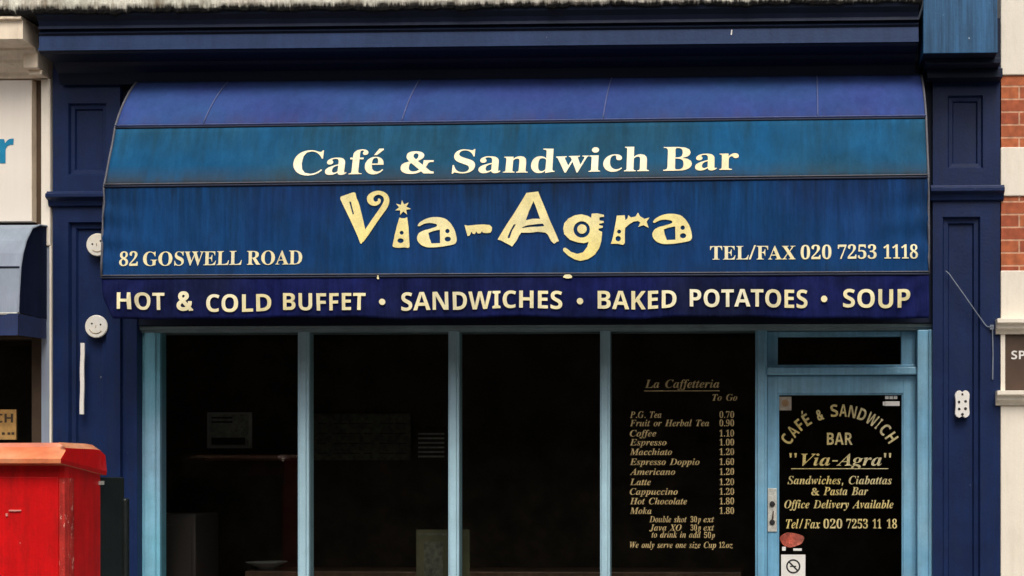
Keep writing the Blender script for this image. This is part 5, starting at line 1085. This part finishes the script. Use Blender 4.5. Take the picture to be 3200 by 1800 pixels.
MB().box(-5.5, -2.905, .2, .9, 2.45, 2.75).build('ceiling', M['wall_dark'], nb)
MB().box(-5.5, -2.95, .3, .9, 2.76, 4.37).build('backing_wall', M['wall_dark'], nb)
# its awning
na = thing('neighbouring_awning', 'grey blue fabric awning with a dark open end, left of the navy pilaster', 'awning')
pr = [(-.01, 3.10), (-.10, 3.09), (-.19, 3.055), (-.26, 2.97), (-.30, 2.89), (-.325, 2.805), (-.352, 2.535)]
def strip(a, b, m, name):
    mb = MB()
    q = pr[a:b + 1]
    mb.add([(x, y, z) for x in (-5.5, -2.862) for y, z in q], [(i, i + 1, len(q) + i + 1, len(q) + i) for i in range(len(q) - 1)])
    o = mb.build(name, m, na)
    sd = o.modifiers.new('thickness', 'SOLIDIFY'); sd.thickness = .004; sd.offset = 0
strip(0, 5, M['awn_grey'], 'upper_panel'); strip(5, 6, M['awn_grey'], 'lower_panel')
MB().tube([(-5.5, -.328, 2.805), (-2.862, -.328, 2.805)], .006, 6).build('seam', M['seam_dark'], na)
MB().tube([(-2.862, y - .004, z) for y, z in pr], .006, 6).build('piping', M['awn_grey'], na)
mb = MB()
mb.add([(-2.864, y, z) for y, z in pr] + [(-2.864, -.01, 2.53)], [tuple(range(len(pr) + 1))])
mb.build('end_panel', M['cloth_side'], na)
mb = MB()
n = 40
mb.add([(-5.5 + 2.638 * k / n, -.352 + .006 * math.sin(k * 1.7), z) for z in (2.528, 2.40) for k in range(n + 1)], [(k, k + 1, n + 2 + k, n + 1 + k) for k in range(n)])
mb.add([(-2.862, -.352, 2.528), (-2.862, -.02, 2.528), (-2.862, -.02, 2.41), (-2.862, -.352, 2.40)], [(0, 1, 2, 3)])
mb.build('valance', M['awn_blue'], na)
MB().tube([(-5.5, -.345, 2.53), (-2.864, -.345, 2.53)], .011, 8).build('front_bar', M['steel'], na)
po = MB()
po.box(-3.6, -3.112, .10, .112, 1.80, 1.986)
po.m = 1
add_word(po, 'sans', 'CH', lambda u, h: (-3.245 + u, .0985, 1.905 + h), .115, .055)
for x0 in (-3.235, -3.2, -3.165, -3.14):
    po.box(x0, x0 + .018, .0985, .0995, 1.83, 1.845)
tag(po.build('window_poster', [mat('orange_poster', (0.5, 0.24, 0.05), .6, .4, 14, tint=(.6, .36, .13), tint_amt=.8), M['brown']]), 'small orange poster with brown letters in the window beneath the grey blue awning', 'poster')

# ------------------------------------------------------------------ brick building on the right
bb = thing('brick_building', 'red brick building with cream painted bands at the right edge', 'building')
MB().box(2.93, 6.5, .0, .4, 2.80, 3.965).build('brickwork', M['brick'], bb)
def band(z0, z1, y=-.012, x0=2.926):
    MB().box(x0, 6.5, y, .4, z0, z1).build('cream_band', M['cream'], bb, bevel=.006)
band(3.967, 6.0); band(3.245, 3.537); band(2.508, 2.80)
def ledge(z0, z1):
    mb = MB()
    h = z1 - z0
    mb.prism_x([(.3, z0), (-.02, z0), (-.03, z0 + h * .2), (-.055, z0 + h * .35), (-.06, z0 + h * .6), (-.085, z0 + h * .7), (-.085, z1), (.3, z1)], 2.895, 6.5)
    mb.build('ledge', M['cream'], bb, bevel=.003)
ledge(2.42, 2.507); ledge(1.995, 2.08)
np_ = MB()
np_.box(2.952, 6.5, .0, .06, 2.08, 2.42)
npo = np_.build('nameplate', M['nameplate'], bb)
ln = MB()
add_word(ln, 'sans', 'SP', lambda u, h: (2.99 + u, -.002, 2.272 + h), .082, .05)
ln.build('plate_lettering', M['white'], npo)
MB().box(2.926, 2.952, -.012, .3, 2.08, 2.42).build('reveal', M['cream'], bb)
MB().box(2.926, 6.5, -.008, .4, 0.0, 1.995).build('lower_wall', M['cream'], bb, bevel=.006)

# ------------------------------------------------------------------ small things on the pilasters
def disc(cx, z, label, tilt):
    mb = MB()
    mb.lathe_y(cx, z, [(.069, -.001), (.070, -.009), (.066, -.014)], 30)
    mb.m = 1
    for s in (-1, 1):
        ex, ez = cx + s * .027 * math.cos(tilt) - .014 * math.sin(tilt), z + .014 * math.cos(tilt) + s * .027 * math.sin(tilt)
        mb.lathe_y(ex, ez, [(.006, -.0145), (.005, -.0155)], 10)
    arc = []
    for k in range(13):
        a = math.radians(-150 + 120 * k / 12) + tilt
        arc.append((cx + .043 * math.cos(a), -.0155, z + .043 * math.sin(a)))
    mb.m = 3
    mb.tube(arc, .0026, 5)
    mb.tube([(cx - .012 * math.sin(tilt), -.0142, z + .010), (cx - .003, -.0142, z - .010)], .0022, 5)
    tag(mb.build('smiley_disc', [M['disc'], M['ink'], M['ink_brown'], M['tan_ink']]), label, 'disc', 'smiling face discs on the left pilaster')
disc(-2.549, 2.984, 'upper smiling face disc, half hidden by the edge of the long blue awning', .35)
disc(-2.557, 2.486, 'lower smiling face disc, whole, just under the awning corner', -.12)
mb = MB()
pts = [(-2.64 + .0014 * math.sin(k * .9) - .004 * k / 14, 2.385 - .435 * k / 14) for k in range(15)]
mb.add([(x + s, y, z) for x, z in pts for s in (-.0125, .0125) for y in (-.006, -.0185)],
       [(i * 4 + a, i * 4 + b, i * 4 + 4 + b, i * 4 + 4 + a) for i in range(14) for a, b in ((0, 1), (1, 3), (3, 2), (2, 0))] + [(0, 1, 3, 2), (56, 57, 59, 58)])
tag(mb.build('white_strip', M['white'], bevel=.002), 'narrow upright white strip under the lower smiling disc on the navy pilaster', 'strip')
# cast plaque, scalloped outline with pierced holes
pq = MB()
cx, cz = 2.698, 2.004
out = []
for k in range(48):
    a = 2 * math.pi * k / 48
    rx, rz = .047, .082
    c, s = math.cos(a), math.sin(a)
    e = 0.55
    x = rx * math.copysign(abs(c) ** e, c) * (1 - .16 * math.exp(-((s) / .35) ** 2)); z = rz * math.copysign(abs(s) ** e, s)
    if abs(x) < .014: z *= .86
    out.append((cx + x, cz + z))
pq.prism_y(out, -.014, .03)
pq.m = 1
for dx, dz, r in ((-.02, .012, .0085), (.019, .016, .0085), (-.019, -.03, .0085), (.018, -.028, .0095), (0, .058, .007), (0, -.062, .009)):
    pq.lathe_y(cx + dx, cz + dz, [(r, -.0145), (r * .9, -.0165)], 12)
tag(pq.build('wall_plaque', [M['white'], M['ink']], bevel=.002), 'small white pierced plaque fixed to the right navy pilaster', 'plaque')
cb = MB()
cb.tube([(2.60, -.004, 2.80), (2.618, -.012, 2.783), (2.70, -.02, 2.665), (2.78, -.018, 2.55), (2.835, -.012, 2.475), (2.846, -.01, 2.466)], .0032, 6)
cb.tube([(2.846, -.01, 2.466), (2.86, -.02, 2.462), (2.872, -.02, 2.47), (2.876, -.015, 2.45), (2.88, -.01, 2.3), (2.878, -.008, 2.15)], .004, 6)
cb.box(2.862, 2.884, -.02, -.001, 2.448, 2.476)
tag(cb.build('wall_cable', M['cable']), 'thin grey cable slung across the right navy pilaster', 'cable')

# stickers on the door glass
mb = MB()
mb.box(1.600, 1.679, .160, .1635, 1.976, 2.059); mb.m = 1
mb.lathe_y(1.641, 2.02, [(.022, .1595), (.02, .159)], 14)
tag(mb.build('square_sticker', [M['sticker_tan'], M['ink_brown']]), 'small tan square sticker in the top left corner of the door glass', 'sticker')
mb = MB()
for k in range(3): mb.box(2.250 + .026 * k, 2.272 + .026 * k, .1605, .163, 2.044, 2.064)
mb.box(2.236, 2.248, .1605, .163, 2.004, 2.028); mb.box(2.250, 2.338, .1605, .163, 2.002, 2.030)
tag(mb.build('notice_sticker', M['white']), 'white two line sticker in the top right corner of the door glass', 'sticker')
mb = MB()
o = []
for k in range(26):
    a = 2 * math.pi * k / 26
    o.append((1.682 + .074 * math.cos(a) * (1 + .06 * math.sin(5 * a)), 1.186 + .044 * math.sin(a) * (1 + .12 * math.sin(3 * a + 1))))
mb.prism_y(o, .160, .1635)
mb.m = 1
mb.box(1.622, 1.644, .159, .163, 1.118, 1.142); mb.box(1.69, 1.742, .160, .163, 1.118, 1.132)
tag(mb.build('red_sticker', [M['sticker_red'], M['white']]), 'dark red rounded sticker on the door glass above the no smoking sign', 'sticker')
mb = MB()
mb.box(1.616, 1.764, .160, .1635, .905, 1.094); mb.m = 1
ring = []
n = 28
mb.add([(1.690 + r * math.cos(2 * math.pi * k / n), .1592, 1.022 + r * math.sin(2 * math.pi * k / n)) for r in (.044, .034) for k in range(n)], [(k, (k + 1) % n, n + (k + 1) % n, n + k) for k in range(n)])
mb.add([(1.662, .1592, 1.044), (1.669, .1592, 1.051), (1.719, .1592, 1.001), (1.712, .1592, .994)], [(0, 1, 2, 3)])
mb.box(1.67, 1.708, .1593, .1598, 1.018, 1.026)
mb.box(1.64, 1.74, .1593, .1598, .945, .955)
tag(mb.build('no_smoking_sign', [M['white'], M['ink']]), 'white no smoking sign with a crossed ring low on the door glass', 'sign')

# ------------------------------------------------------------------ inside the cafe
mb = MB(); mb.box(-2.455, -2.14, 1.49, 1.515, 1.775, 2.03)
mb.m = 1
mb.box(-2.44, -2.155, 1.484, 1.489, 1.79, 2.015)
mb.m = 2
for z in (1.985, 1.955): mb.box(-2.42, -2.27, 1.481, 1.483, z, z + .012)
mb.box(-2.42, -2.18, 1.481, 1.483, 1.80, 1.85)
tag(mb.build('framed_print', [M['print_frame'], M['print_paper'], M['ink']]), 'dim framed print on the back wall behind the first window pane', 'picture')
mb = MB(); mb.box(-2.42, -1.80, 1.36, 1.515, 1.69, 1.72)
tag(mb.build('wall_shelf', M['wood']), 'dark wooden shelf under the framed print inside the cafe', 'shelf')
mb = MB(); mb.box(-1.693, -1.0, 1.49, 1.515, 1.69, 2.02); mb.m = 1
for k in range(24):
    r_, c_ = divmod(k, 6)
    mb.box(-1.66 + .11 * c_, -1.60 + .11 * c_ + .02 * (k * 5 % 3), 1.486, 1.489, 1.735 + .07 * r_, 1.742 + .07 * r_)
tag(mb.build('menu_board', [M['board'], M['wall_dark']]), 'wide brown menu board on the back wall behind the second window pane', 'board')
mb = MB(); mb.box(-.965, -.74, 1.49, 1.515, 1.69, 1.91); mb.m = 1
for k in range(6): mb.box(-.945, -.76, 1.486, 1.489, 1.71 + .032 * k, 1.722 + .032 * k)
tag(mb.build('price_notice', [M['wall_dark'], M['print_paper']]), 'small lined notice right of the wide brown menu board', 'notice')
ct = thing('serving_counter', 'long dark counter along the back of the cafe', 'counter')
MB().box(-2.0, 1.35, .98, 1.5, .88, .935).build('counter_top', M['wood'], ct, bevel=.006)
MB().box(-1.97, 1.32, 1.02, 1.5, .02, .88).build('counter_front', M['wall_dark'], ct)
mb = MB(); mb.lathe_z(-1.90, 1.12, [(.05, .936), (.06, .955), (.13, .985), (.14, .992), (.13, .991), (.06, .962)])
tag(mb.build('serving_plate', M['china'], smooth=True), 'pale shallow plate on the left end of the dark counter', 'plate')
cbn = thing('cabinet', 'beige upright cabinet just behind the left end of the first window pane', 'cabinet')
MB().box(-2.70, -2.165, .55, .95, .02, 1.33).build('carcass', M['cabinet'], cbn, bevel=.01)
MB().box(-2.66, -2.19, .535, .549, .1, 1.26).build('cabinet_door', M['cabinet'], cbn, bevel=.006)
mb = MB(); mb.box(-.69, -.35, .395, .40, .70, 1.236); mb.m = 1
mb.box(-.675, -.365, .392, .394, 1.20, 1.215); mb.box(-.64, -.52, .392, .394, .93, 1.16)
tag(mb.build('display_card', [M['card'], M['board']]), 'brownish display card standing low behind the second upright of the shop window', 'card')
wt = thing('window_table', 'dark narrow table top close behind the window panes', 'table')
MB().box(-2.1, 1.3, .32, .72, .68, .70).build('table_top', M['wood'], wt, bevel=.004)
for x in (-2.0, -.4, 1.2): MB().tube([(x, .52, .02), (x, .52, .68)], .03, 10).build('leg', M['black'], wt)

# ------------------------------------------------------------------ red post box at the kerb
pb = thing('post_box', 'large red post box with a faded roof, painted sky-lit orange, in the lower left corner', 'post box')
bx0, bx1, by0, by1 = -2.62, -1.936, -1.68, -1.30
b_ = MB()
prof = [(bx0, by1), (bx0, by0 + .03), (bx0 + .03, by0), (bx1 - .03, by0), (bx1 - .008, by0 + .008), (bx1, by0 + .03), (bx1, by1)]
n = len(prof)
b_.add([(x, y, z) for z in (0.06, 1.64) for x, y in prof], [(i, (i + 1) % n, n + (i + 1) % n, n + i) for i in range(n)] + [tuple(range(n)), tuple(range(n, 2 * n))])
b_.build('body', M['red'], pb)
dp = MB()
dp.box(bx0 + .05, bx1 - .035, by0 - .008, by0 + .001, .35, 1.565)
dr = dp.build('front_door', M['red'], pb, bevel=.004)
dh = MB(); dh.box(-2.215, -2.155, by0 - .016, by0 - .007, 1.395, 1.402); dh.box(-2.23, -2.222, by0 - .016, by0 - .007, 1.37, 1.385)
dh.build('scratched_hasp', mat('pale_scratch', (0.75, .3, .25), .5), dr)
MB().box(bx0 - .01, bx1 + .01, by0 - .01, by1 + .01, 0.0, 0.06).build('base', M['black'], pb, bevel=.008)
# roof: sloping front lip, deeper side lip towards the back, rounded rear corner
rf = MB()
def rp(x, y, z): return (x, y, z)
yF, yB = by0 - .085, by1 + .03
xL, xR = bx0 - .03, bx1 + .018
front = [(xL, yF, 1.632), (xL, yF - .004, 1.655), (xL, yF + .10, 1.715), (xL, yF + .16, 1.735)]
ring0 = [(xR, yF, 1.632), (xR + .002, yF - .004, 1.655), (xR - .012, yF + .10, 1.715), (xR - .05, yF + .16, 1.737)]
vs = front + ring0
fs = [(i, 4 + i, 5 + i, i + 1) for i in range(3)]
side = []
NS = 8
for k in range(1, NS + 1):
    t = k / NS
    y = yF + (yB - yF) * t
    zb = 1.632 - .058 * t
    zt = 1.737 if t < .8 else 1.737 - .03 * ((t - .8) / .2) ** 2
    side.append([(xR, y, zb), (xR + .004, y, zb + .02), (xR - .004, y, zt - .028), (xR - .045, y, zt)])
for s in side: vs += s
for k in range(NS):
    a = 4 + 4 * k
    for i in range(3): fs.append((a + i, a + 4 + i, a + 5 + i, a + 1 + i))
back = len(vs)
vs += [(xL, yB, 1.574), (xL, yB, 1.707)]
top_right = [4 + 4 * k + 3 for k in range(NS + 1)]
fs.append(tuple([3] + top_right + [back + 1]))
low_right = [4 + 4 * k for k in range(NS + 1)]
fs.append(tuple([0] + low_right + [back])[::-1])
lastr = 4 + 4 * NS
fs.append((lastr, lastr + 1, lastr + 2, lastr + 3, back + 1, back))
fs.append((0, 1, 2, 3, back + 1, back))
rf.add(vs, fs)
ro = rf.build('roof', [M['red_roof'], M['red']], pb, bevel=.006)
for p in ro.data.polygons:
    if p.normal.x > .75: p.material_index = 1  # side faces plain red, without the painted sky light
we = MB()
# worn pale strip that follows the rounded corner
pr2 = [(bx1 - .030, by0 - .002), (bx1 - .007, by0 + .006), (bx1 + .002, by0 + .03), (bx1 + .002, by0 + .085)]
we.add([(x, y, z) for z in (.08, 1.56) for x, y in pr2], [(i, i + 1, 5 + i, 4 + i) for i in range(3)])
we.build('worn_edge', M['red_worn'], pb)
rh = MB()
rh.box(bx0 + .02, bx1 - .012, by1 + .0, by1 + .32, 0.06, 1.565)
rh.box(bx0 + .0, bx1 + .004, by1 + .30, by1 + .35, 0.06, 1.45)
rh.build('rear_housing', M['black'], pb, bevel=.01)
hg = MB()
hg.box(bx1 - .03, bx1 + .012, by1 - .02, by1 + .02, 1.525, 1.545)
hg.build('hinge', M['steel'], pb)
